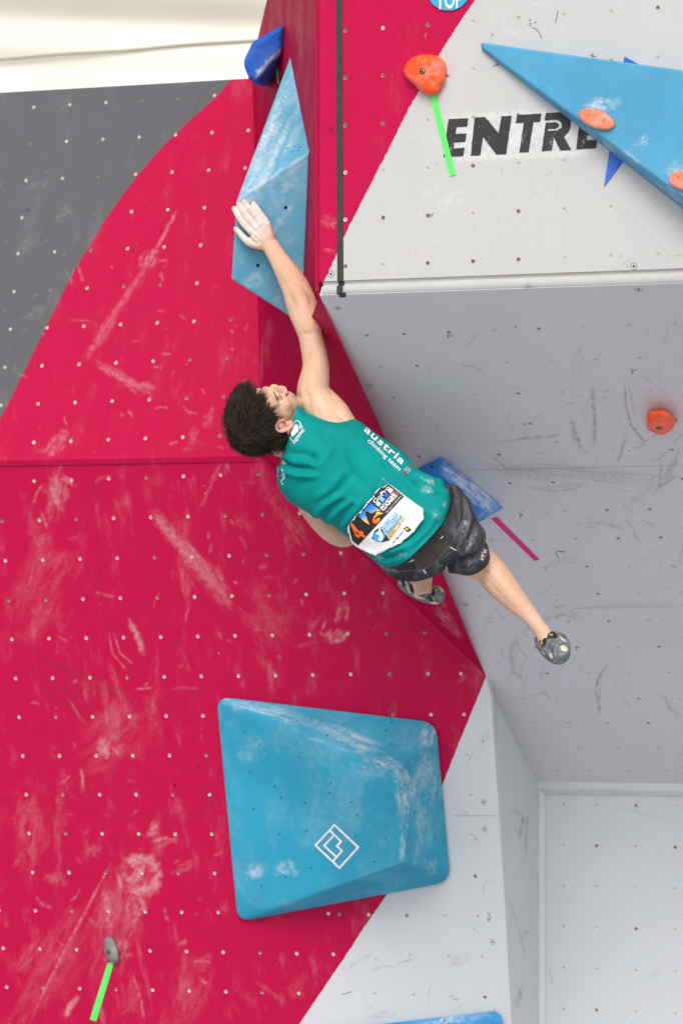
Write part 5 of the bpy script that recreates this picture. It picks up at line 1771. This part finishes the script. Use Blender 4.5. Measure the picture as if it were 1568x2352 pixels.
# ---- shorts -------------------------------------------------------------------------
WA = [((1020, 1112), (868, 1282), .120), ((1044, 1117), (872, 1301), .128), ((1063, 1134), (884, 1317), .132), ((1080, 1163), (906, 1328), .132), ((1095, 1190), (940, 1335), .128), ((1106, 1212), (975, 1330), .115), ((1108, 1230), (1000, 1318), .09)]
q = spline([(u[0], u[1], l[0], l[1], b) for u, l, b in WA], 4)
wr = [ringpts(((a[0] + a[2]) / 2, (a[1] + a[3]) / 2), ((a[0] - a[2]) / 2, (a[1] - a[3]) / 2), PD0 + .04 + .004 * i, a[4], 32, 2.3, (6, 7)) for i, a in enumerate(q)]
LE = [((1092, 1190), (985, 1282), .100), ((1112, 1218), (1008, 1300), .100), ((1117, 1244), (1030, 1312), .094), ((1122, 1264), (1047, 1316), .088), ((1122, 1276), (1062, 1318), .082)]
q = spline([(u[0], u[1], l[0], l[1], b) for u, l, b in LE], 4)
lr = [ringpts(((a[0] + a[2]) / 2, (a[1] + a[3]) / 2), ((a[0] - a[2]) / 2, (a[1] - a[3]) / 2), 12.41 + .006 * i, a[4], 28, 2.1, (7 + 7 * i / len(q), 8 + 8 * i / len(q))) for i, a in enumerate(q)]
LL = limb([(935, 1262, 12.38, 66, .09), (945, 1272, 12.50, 63, .09), (952, 1276, 12.64, 60, .085), (956, 1278, 12.76, 56, .08)], 24, 4)
shV, shF = fuse([loft(wr), loft(lr), LL], .006, 8, .5)
z4 = lambda x, y: (x * .24 + 784, y * .24 + 1066.2)
zS = lambda x, y: (x * .18 + 940.8, y * .18 + 1003.5)
shV = folds(shV, shF, [(l_, w_ * .9, h_ * 1.4) for l_, w_, h_ in [([z4(1010, 985), z4(1120, 950), z4(1260, 890), z4(1340, 830)], 7, -.014), ([z4(1040, 1020), z4(1180, 980), z4(1300, 920)], 7, .006), ([z4(1100, 1000), z4(1200, 985)], 5, -.005), ([z4(1150, 330), z4(1190, 470), z4(1120, 640)], 6, -.005),
                       ([z4(1190, 350), z4(1240, 520), z4(1180, 700)], 7, .005), ([z4(1290, 560), z4(1250, 720), z4(1200, 850)], 9, -.006), ([z4(1340, 640), z4(1310, 780), z4(1240, 880)], 8, .006), ([z4(1360, 700), z4(1330, 830)], 5, -.004),
                       ([z4(400, 960), z4(520, 1040), z4(640, 1060)], 7, -.004), ([z4(430, 1020), z4(560, 1085), z4(720, 1090)], 7, .004), ([z4(880, 900), z4(960, 990), z4(1010, 1000)], 6, -.006), ([z4(700, 1060), z4(860, 1040), z4(960, 1000)], 8, .004),
                       ([z4(1040, 190), z4(1130, 260), z4(1210, 370)], 5, .005), ([z4(1060, 230), z4(1140, 320)], 4, -.005)]])
shorts = mk('shorts', shV, shF, M['denim'], person, smooth=True)
put_chalk(shorts, shV, [(z4(1230, 740)[0], z4(1230, 740)[1], 60, 22, 65, .5), (z4(1180, 600)[0], z4(1180, 600)[1], 70, 16, 70, .4), (z4(480, 1010)[0], z4(480, 1010)[1], 30, 14, -30, .4), (z4(400, 980)[0], z4(400, 980)[1], 24, 16, -40, .4)])
SHB = BVHTree.FromPolygons([tuple(v) for v in shV], tri(shF))
BOB = BVHTree.FromPolygons([tuple(v) for v in bV], tri(bF))
def top_hit(trees, off):
    """nearest surface of several, moved towards the camera along its normal"""
    def h(x, y):
        best = None
        for t in trees:
            r = t.ray_cast(CAM, ray(x, y).normalized())
            if r[0] is not None and (best is None or r[3] < best[3]):
                best = r
        if best is None:
            return None
        n = best[1] if best[1].dot(ray(x, y)) < 0 else -best[1]
        return best[0] + n * off
    return h
def patch(hitf, poly, step=4.0):
    """piece of cloth or print that lies on a surface; outline in picture units"""
    poly = list(poly)
    x0, x1 = min(p[0] for p in poly), max(p[0] for p in poly)
    y0, y1 = min(p[1] for p in poly), max(p[1] for p in poly)
    edge = dense(poly + [poly[0]], step)[:-1]
    pts_ = [(x + .01, y + .013) for y in np.arange(y0 + step / 2, y1, step) for x in np.arange(x0 + step / 2, x1, step) if inside(poly, x, y)]
    v, f, _ = cdt(edge, (), (), pts_)
    W_ = [hitf(x, y) for x, y in v]
    F = [tuple(int(i) for i in t)[::-1] for t in f if all(W_[i] is not None for i in t)]
    F = [t for t in F if max((W_[t[0]] - W_[t[1]]).length, (W_[t[1]] - W_[t[2]]).length) < .05]
    us_ = sorted({i for t in F for i in t})
    r_ = {o_: i for i, o_ in enumerate(us_)}
    return [W_[i] for i in us_], [tuple(r_[i] for i in t) for t in F]
def text_on(hitf, s, o, wv, hv, name, mat, parent, **kw):
    V, F = text_px(s, o, wv, hv, **kw)
    W_ = [hitf(x, y) for x, y in V]
    F = [t for t in F if all(W_[i] is not None for i in t)]
    if not F:
        return
    us_ = sorted({i for t in F for i in t})
    r_ = {o_: i for i, o_ in enumerate(us_)}
    return mk(name, [W_[i] for i in us_], [tuple(r_[i] for i in t) for t in F], mat, parent)

M['white_print'] = plain('white_shirt_print', (.80, .82, .80), .6, var=.05)
M['stitch'] = plain('pale_stitching', (.26, .25, .23), .8)
M['seam'] = plain('dark_teal_seam', (.004, .16, .15), .8)  # darker teal for the seam and stitch lines
sh1 = top_hit([SB], .0016)
# side seam and armhole binding
draw_on(top_hit([SB], .0008), [z3(580, 205), z3(640, 290), z3(740, 400), z3(900, 560), z3(1000, 655), z3(1100, 745), z3(1210, 840), z3(1320, 930)], 1.1, 'seam', M['seam'], shirt)
for off, wd, mt in ((12, 1.2, 'seam'), (7, 1.0, 'seam')):
    ln = [(x - 2, y + off) for x, y in arm_line]
    draw_on(top_hit([SB], .0008), ln, wd, 'binding_stitch', M[mt], shirt)
draw_on(top_hit([SB], .0008), [z3(1395, 985), z3(1300, 1090), z3(1170, 1215), z3(1060, 1300), z3(960, 1360)], .9, 'hem_stitch', M['seam'], shirt)
# lettering
text_on(sh1, 'austria', (833.5, 989), (88, 79.4), (10.2, -10.9), 'lettering', M['white_print'], shirt, bold=.020, spacing=1.12)
text_on(sh1, 'climbing team', (840.2, 1016.5), (72.8, 68), (8.8, -9.5), 'lettering', M['white_print'], shirt, bold=.006)
z2 = lambda x, y: (x * .228 + 489.2, y * .228 + 846.7)
text_on(sh1, 'Wege ins Freie.', z2(826, 768), (z2(936, 622)[0] - z2(826, 768)[0], z2(936, 622)[1] - z2(826, 768)[1]), (-5.5, -4.2), 'lettering', M['white_print'], shirt, bold=.012)
box = [z2(845, 522), z2(866, 530), z2(902, 598), z2(896, 622), z2(815, 728), z2(800, 728), z2(758, 668), z2(760, 650), z2(832, 530), z2(845, 522)]
draw_on(sh1, box, 1.3, 'emblem_frame', M['white_print'], shirt, 2)
for pl_ in ([z2(775, 610), z2(835, 560), z2(850, 640), z2(800, 690), z2(782, 650)], [z2(838, 575), z2(850, 560), z2(862, 620), z2(852, 640)]):
    mk('emblem', *patch(sh1, pl_, 3), M['white_print'], shirt)
for l_ in ([z2(865, 570), z2(885, 605)], [z2(862, 595), z2(890, 585)], [z2(876, 568), z2(872, 610)]):
    draw_on(sh1, l_, 1.0, 'emblem', M['white_print'], shirt, 2)
for l_ in ([z2(655, 1010), z2(658, 1050)], [z2(648, 1075), z2(660, 1085)], [z2(690, 1010), z2(712, 1060), z2(694, 1060), z2(722, 1105), z2(700, 1108)], [z2(715, 1105), z2(690, 1130), z2(700, 1165), z2(718, 1160)], [z2(724, 1050), z2(716, 1110)]):
    draw_on(sh1, l_, 1.6, 'script_print', M['white_print'], shirt, 2)
M['red_print'] = plain('red_shirt_print', (.45, .05, .05), .6)
for i in range(7):
    for j in range(3):
        x, y = z3(1056 + i * 10 + j * 13, 628 - i * 11 + j * 11)
        draw_on(sh1, [(x - 1.1, y), (x + 1.1, y + .2)], 2.0, 'pixel_print', M['white_print'] if 2 <= i <= 4 else M['red_print'], shirt, 2)

# ---- race bib -----------------------------------------------------------------------
M['paper'] = plain('bib_paper', (.76, .76, .77), .55, var=.04, scale=18, bstr=.1)
M['bib_black'] = plain('bib_black_print', (.016, .015, .019), .45)
zB = lambda x, y: (x * .14 + 784, y * .14 + 1097.6)
bibpoly = [zB(*p) for p in [(125, 740), (150, 680), (310, 520), (470, 350), (660, 145), (740, 112), (800, 122), (1030, 300), (1180, 410), (1340, 520), (1325, 660), (1170, 870), (1010, 1010), (985, 1075), (850, 1140), (570, 1250), (480, 1215), (270, 1110), (180, 1030), (135, 870)]]
def wav(h, k=.0):
    def g(x, y):
        w = h(x, y)
        if w is None:
            return None
        e = .0018 * math.sin(x * .11 + y * .05) + .0012 * math.sin(x * .04 - y * .13 + 1)
        return w - FWD * (e + k)
    return g
# the bib bridges the shirt's folds: its own smooth sheet a little off the cloth
bv_, bf_ = patch(wav(top_hit([SB, BOB], .007)), bibpoly, 4)
va = np.array([tuple(v) for v in bv_])
nb = [set() for _ in bv_]
for f in bf_:
    for i in f:
        nb[i].update(f)
for _ in range(12):
    va = np.array([va[list(n)].mean(0) * .6 + va[i] * .4 for i, n in enumerate(nb)])
orig = np.array([tuple(v) for v in bv_])
shift = ((va - orig) @ np.array(FWD))[:, None] * np.array(FWD)
bv_ = [Vector(p) for p in orig + shift - np.array(FWD) * .003]
bib = mk('race_bib', bv_, bf_, M['paper'], person, smooth=True)
bib['label'] = 'white and black paper start number pinned to the vest'
sol = bib.modifiers.new('thick', 'SOLIDIFY')
sol.thickness = .0006
sol.offset = 1
BIB = BVHTree.FromPolygons([tuple(v) for v in bv_], bf_)
bh = lambda o: top_hit([BIB], .0012 + o)
mk('black_band', *patch(bh(0), [zB(*p) for p in [(125, 740), (150, 680), (310, 520), (470, 350), (660, 145), (740, 112), (800, 122), (1028, 302), (275, 1108), (180, 1030), (135, 870)]], 4), M['bib_black'], bib, smooth=True)
M['bib_orange'] = plain('bib_orange', srgb(255, 110, 30), .5, var=.05)
M['bib_sky'] = plain('bib_sky_blue', srgb(120, 200, 240), .5, var=.05)
M['bib_pale'] = plain('bib_pale_blue', srgb(190, 230, 250), .5, var=.05)
M['bib_blue'] = plain('bib_blue', srgb(50, 90, 210), .5, var=.05)
M['bib_mid'] = plain('bib_mid_blue', srgb(70, 160, 215), .5, var=.05)
M['bib_gold'] = plain('bib_gold', srgb(190, 150, 70), .5, var=.05)
M['bib_red'] = plain('bib_red', srgb(225, 60, 40), .5, var=.05)
M['bib_yellow'] = plain('bib_yellow', srgb(225, 190, 20), .5, var=.05)
M['bib_white'] = plain('bib_white', (.82, .82, .82), .5, var=.03)
def grad(name, p0, p1, cols):
    t = NT(name)
    geo = t.n('NewGeometry').outputs['Position']
    a, b = bh(0)(*p0), bh(0)(*p1)
    ax = (b - a)
    d = t.n('VectorMath', {0: geo, 1: tuple(a)}, operation='SUBTRACT').outputs[0]
    f = t.n('VectorMath', {0: d, 1: tuple(ax / ax.length_squared)}, operation='DOT_PRODUCT').outputs['Value']
    r = t.n('ValToRGB', {0: f})
    for i, c in enumerate(cols):
        if i < 2:
            r.color_ramp.elements[i].color = tuple(c) + (1,)
            r.color_ramp.elements[i].position = i / (len(cols) - 1)
        else:
            e = r.color_ramp.elements.new(i / (len(cols) - 1))
            e.color = tuple(c) + (1,)
    return t.finish(r.outputs[0], .5)
def bp_(poly, mat, off, name='print', st=3):
    mk(name, *patch(bh(off), [zB(*p) for p in poly], st), mat, bib)
bp_([(148, 760), (180, 738), (305, 880), (325, 858), (368, 895), (352, 915), (408, 950), (378, 978), (322, 945), (285, 983), (235, 950), (190, 830)], M['bib_orange'], .0012, 'digit')
bp_([(215, 865), (255, 910), (285, 918), (300, 905)], M['bib_black'], .0022, 'digit_counter', 2)
M['g_mt'] = grad('bib_mountain_gradient', zB(400, 470), zB(520, 640), [srgb(30, 80, 200), srgb(60, 150, 215), srgb(235, 200, 70)])
M['g_sw'] = grad('bib_swoosh_gradient', zB(640, 560), zB(560, 750), [srgb(250, 200, 70), srgb(250, 150, 40), srgb(240, 80, 30)])
bp_([(285, 628), (480, 412), (650, 545), (560, 540), (525, 570), (485, 578), (440, 555), (395, 545), (395, 600), (460, 768), (370, 710)], M['g_mt'], .0012, 'mountain_print')
bp_([(575, 545), (685, 583), (590, 615), (540, 665), (560, 690), (600, 650), (635, 660), (625, 710), (580, 748), (530, 750), (508, 710), (520, 650), (560, 595)], M['g_sw'], .0012, 'swoosh_print')
for p, m in (([(558, 430), (603, 380), (655, 420), (610, 470)], 'bib_pale'), ([(620, 358), (665, 308), (718, 350), (672, 400)], 'bib_sky'), ([(682, 285), (728, 236), (780, 278), (733, 330)], 'bib_blue'), ([(748, 208), (795, 160), (850, 200), (803, 258)], 'bib_white')):
    bp_(p, M[m], .0012, 'square_print')
def btext(s, o, e, h, mat, off=.0014, name='lettering', **kw):
    """text along o->e in the bib's own picture units, h = letter height"""
    a, b = zB(*o), zB(*e)
    l = math.hypot(b[0] - a[0], b[1] - a[1])
    r = ((b[0] - a[0]) / l, (b[1] - a[1]) / l)
    hh = h * .14
    text_on(bh(off), s, a, (b[0] - a[0], b[1] - a[1]), (r[1] * hh, -r[0] * hh), name, mat, bib, **kw)
btext('GoPro', (555, 425), (795, 165), 66, M['bib_white'], bold=.012)
btext('MOUNTAIN', (655, 515), (873, 262), 44, M['bib_white'], bold=.02)
btext('GAMES', (690, 550), (918, 300), 62, M['bib_white'], bold=.022)
btext('VAIL VALLEY FOUNDATION', (738, 585), (985, 305), 22, M['bib_white'], bold=.0)
bp_([(865, 215), (890, 225), (935, 265), (925, 290), (890, 255)], M['bib_red'], .0012, 'red_print', 2)
bp_([(655, 800), (870, 552), (998, 632), (755, 930)], M['bib_mid'], .0010, 'blue_band')
bp_([(757, 937), (1000, 628), (1060, 660), (800, 1008)], M['bib_gold'], .0010, 'gold_band')
btext('IFSC CLIMBING', (712, 832), (908, 590), 52, M['bib_white'], .0022, bold=.012)
btext('WORLD CUP', (762, 880), (972, 630), 62, M['bib_white'], .0022, bold=.02)
btext('VAIL 2014', (892, 872), (1048, 668), 50, M['bib_white'], .0022, bold=.012)
bp_([(500, 995), (540, 870), (640, 805), (795, 1020), (660, 1055)], M['bib_black'], .0010, 'hexagon_print')
bp_([(620 + 98 * math.cos(k / 18 * 6.283), 955 + 92 * math.sin(k / 18 * 6.283)) for k in range(18)], M['bib_mid'], .0018, 'round_print')
bp_([(625, 820), (645, 815), (650, 880), (690, 950), (680, 1000), (655, 1045), (605, 1010), (640, 960), (610, 925), (570, 925), (580, 890), (610, 900)], M['bib_white'], .0026, 'figure_print', 2)
btext('ENTRE   PRISES', (858, 1078), (1018, 890), 24, M['bib_black'], bold=.012)
bp_([(900, 975), (925, 965), (940, 985), (945, 1022)], M['bib_red'], .0014, 'red_print', 2)
bp_([(1012, 835), (1075, 792), (1150, 850), (1085, 890)], M['bib_black'], .0010, 'square_print', 2)
bp_([(1045, 840), (1060, 815), (1095, 835), (1100, 855), (1065, 858)], M['bib_yellow'], .0020, 'sun_print', 2)
# safety pins
M['pin'] = plain('safety_pin_steel', (.7, .7, .68), .25, .9)
for l_ in ([(668, 8), (690, 30), (745, 90), (770, 100)], [(60, 815), (100, 810), (135, 825)]):
    pp = [top_hit([SB, BIB], .003)(*zB(*p)) for p in l_]
    if all(p is not None for p in pp):
        mk('safety_pin', *tube(pp, .0011, 6), M['pin'], bib)

# ---- shorts details ------------------------------------------------------------------
M['brown'] = plain('brown_canvas_patch', (.060, .046, .042), .8, var=.1)
sho = top_hit([SHB], .0014)
mk('back_patch', *patch(sho, [z4(*p) for p in [(690, 880), (720, 845), (870, 700), (905, 700), (1035, 792), (900, 920), (785, 1008), (740, 960)]], 4), M['brown'], shorts, smooth=True)
mk('side_patch', *patch(sho, [z4(*p) for p in [(1025, 455), (1078, 468), (1062, 528), (1000, 505)]], 3), M['brown'], shorts, smooth=True)
ST = [[(640, 875), (690, 930)], [(655, 870), (675, 930)], [(650, 935), (690, 912)], [(890, 640), (970, 690)], [(878, 665), (945, 712)], [(945, 715), (970, 685)],
      [(1010, 520), (970, 590), (935, 655)], [(1160, 320), (1185, 440), (1140, 600), (1060, 740)], [(1175, 330), (1222, 470), (1215, 600), (1150, 740), (1090, 810), (910, 935), (770, 1010), (600, 1020)],
      [(1040, 770), (930, 900), (890, 930)], [(895, 930), (930, 970), (1000, 985)], [(905, 915), (950, 965), (1010, 975)], [(1095, 820), (1150, 855), (1200, 885)], [(785, 1010), (805, 1040), (850, 1090)],
      [(400, 990), (480, 1020), (600, 1022)], [(1100, 1005), (1230, 1000), (1330, 930), (1400, 850)], [(1330, 880), (1350, 760), (1370, 660)]]
for i, l_ in enumerate(ST):
    draw_on(sho, [z4(*p) for p in l_], .75, 'stitching', M['stitch'], shorts)
for l_ in ([(945, 712), (970, 688)], [(650, 932), (692, 912)], [(1036, 790), (1094, 824)], [(780, 1005), (806, 1042)]):
    draw_on(top_hit([SHB], .0022), [z4(*p) for p in l_], 2.2, 'bar_tack', M['white_print'], shorts)
text_on(top_hit([SHB], .0018), 'ELK', z4(1322, 912), (10, -27), (7, 2), 'lettering', M['white_print'], shorts, bold=.02)
draw_on(top_hit([SHB], .0018), [z4(1318, 918), z4(1365, 890), z4(1388, 840)], 2.0, 'red_stripe', M['red_print'], shorts)
draw_on(top_hit([SHB], .0018), [z4(1375, 720), z4(1385, 760)], 3.0, 'yellow_stripe', M['bib_yellow'], shorts)
# waistband under the vest hem
M['belt'] = plain('dark_belt', (.012, .012, .016), .7)
draw_on(top_hit([SHB], .004), [(1034, 1122), (1036, 1150), (1028, 1178), (1010, 1208), (985, 1238)], 8, 'belt', M['belt'], shorts)

# ---- shoes ----------------------------------------------------------------------------
def rubber():
    t = NT('grey_shoe_rubber')
    co = t.n('TexCoord').outputs['Object']
    c = t.mix(t.ramp(t.noise(co, 40, 5, .7), .35, .7), (.08, .095, .11), (.25, .28, .31))
    return t.finish(c, .55, t.noise(co, 200, 2), .2, .001, .4)
M['rubber'] = rubber()
M['cream'] = plain('cream_suede', (.62, .56, .38), .8, var=.12)
M['strap'] = plain('black_strap', (.02, .02, .022), .6)
M['yellow'] = plain('yellow_logo', (.72, .55, .04), .5)
# right shoe: toe points down to the right and towards the camera
rs = fuse([limb([(1252, 1478, 12.52, 20, .045), (1262, 1484, 12.49, 27, .05), (1274, 1492, 12.46, 31, .048), (1285, 1503, 12.43, 27, .040), (1292, 1511, 12.415, 20, .028), (1296, 1515, 12.41, 12, .016)], 20, 4),
           ball(P(1290, 1506, 12.425), (.022, .03, .024)), limb([(1244, 1478, 12.50, 12, .02), (1256, 1500, 12.47, 13, .022), (1272, 1512, 12.44, 12, .02)], 12, 4),
           limb([(1286, 1466, 12.50, 14, .03), (1296, 1480, 12.47, 13, .03), (1298, 1496, 12.44, 12, .025)], 12, 4)], .0035, 6)
shoeR = mk('climbing_shoe', *rs, M['rubber'], person, smooth=True)
shoeR['label'] = 'grey rubber climbing shoe on the right foot, loops at the ankle'
RB = BVHTree.FromPolygons([tuple(v) for v in rs[0]], tri(rs[1]))
rh = top_hit([RB], .0016)
z6 = lambda x, y: (x * .1 + 1191.7, y * .1 + 1411.2)
def eb(cx_, cy_, a, b, ang):
    return [z6(x, y) for x, y in ell(cx_, cy_, a, b, ang, 14)]
mk('cream_oval', *patch(rh, eb(1030, 790, 95, 65, 30), 2.5), M['cream'], shoeR, smooth=True)
mk('cream_oval', *patch(rh, eb(735, 950, 35, 68, -20), 2.5), M['cream'], shoeR, smooth=True)
mk('cream_panel', *patch(rh, [z6(*p) for p in [(905, 500), (960, 520), (1060, 600), (1065, 650), (970, 600)]], 2.5), M['cream'], shoeR, smooth=True)
mk('cream_panel', *patch(rh, [z6(*p) for p in [(520, 850), (560, 850), (600, 905), (590, 935)]], 2.5), M['cream'], shoeR, smooth=True)
draw_on(rh, [z6(760, 800), z6(780, 900), z6(830, 1000), z6(890, 1100)], .9, 'toe_seam', M['strap'], shoeR, 2)
draw_on(rh, [z6(760, 800), z6(840, 720), z6(930, 700), z6(1040, 660)], .9, 'toe_seam', M['strap'], shoeR, 2)
def loop_strap(pts_, wid, parent, txt=None):
    """webbing loop: a band swept along an arch"""
    q = [Vector(p) for p in spline([tuple(p) for p in pts_], 5)]
    V, F = [], []
    sdv = (FWD * .8 + Vector((.3, 0, .2))).normalized()
    for p in q:
        V += [p - sdv * wid, p + sdv * wid]
    F = [(2 * i, 2 * i + 1, 2 * i + 3, 2 * i + 2) for i in range(len(q) - 1)]
    o_ = mk('pull_loop', V, F, M['strap'], parent, smooth=True)
    so = o_.modifiers.new('t', 'SOLIDIFY')
    so.thickness = .002
loop_strap([P(*z6(680, 560), 12.452), P(*z6(680, 470), 12.435), P(*z6(740, 415), 12.425), P(*z6(810, 450), 12.425), P(*z6(840, 520), 12.435), P(*z6(850, 600), 12.452)], .009, shoeR)
mk('strap_label', *patch(top_hit([RB, BOB], .014), [z6(*p) for p in [(680, 480), (715, 440), (780, 445), (820, 490), (815, 530), (770, 490), (715, 480), (690, 495)]], 2), M['strap'], shoeR)
mk('strap_label', *patch(top_hit([RB, BOB], .006), [z6(*p) for p in [(500, 600), (560, 565), (650, 570), (640, 690), (580, 720), (520, 690)]], 2), M['strap'], shoeR)
text_on(top_hit([RB, BOB], .0075), 'SPO', z6(575, 705), (z6(575, 570)[0] - z6(575, 705)[0], z6(575, 570)[1] - z6(575, 705)[1]), (-4.0, 0), 'lettering', M['yellow'], shoeR, bold=.02)
text_on(top_hit([RB, BOB], .0155), 'SPO', z6(805, 530), (-11, -6), (1.8, -4.2), 'lettering', M['yellow'], shoeR, bold=.02)
# left shoe: seen from above, toe to the right
ls = fuse([limb([(918, 1336, 12.90, 10, .02), (932, 1342, 12.89, 18, .035), (952, 1352, 12.88, 21, .045), (976, 1362, 12.88, 22, .045), (1000, 1367, 12.88, 22, .040), (1014, 1369, 12.88, 17, .030), (1021, 1370, 12.88, 9, .016)], 18, 4)], .0035, 6)
shoeL = mk('climbing_shoe', *ls, M['rubber'], person, smooth=True)
shoeL['label'] = 'grey and cream climbing shoe on the left foot below the shorts'
LB = BVHTree.FromPolygons([tuple(v) for v in ls[0]], tri(ls[1]))
lh = top_hit([LB], .0018)
z8 = lambda x, y: (x * .12 + 878, y * .12 + 1304.6)
for p in ([(430, 260), (470, 260), (530, 440), (560, 490), (500, 470)], [(310, 250), (350, 260), (380, 330), (340, 310)], [(560, 500), (620, 500), (800, 580), (780, 600), (640, 560)], [(890, 650), (980, 640), (1080, 660), (1050, 692), (960, 680)], [(1010, 320), (1090, 350), (1170, 440), (1130, 470), (1090, 400)]):
    mk('cream_panel', *patch(lh, [z8(*q_) for q_ in p], 2.2), M['cream'], shoeL, smooth=True)
for p in ([(370, 260), (415, 260), (430, 360), (400, 340)], [(525, 290), (600, 360), (680, 500), (600, 480), (540, 430)], [(850, 560), (930, 520), (980, 400), (1010, 440), (970, 640), (900, 610)]):
    mk('strap', *patch(top_hit([LB], .0026), [z8(*q_) for q_ in p], 2.2), M['strap'], shoeL, smooth=True)
for o_, w_, h_ in (((1000, 470), (100, -40), (-8, -38)), ((930, 540), (55, 90), (30, -14))):
    a = z8(*o_)
    text_on(top_hit([LB], .0036), 'SPO', a, (w_[0] * .12, w_[1] * .12), (h_[0] * .12, h_[1] * .12), 'lettering', M['yellow'], shoeL, bold=.02)
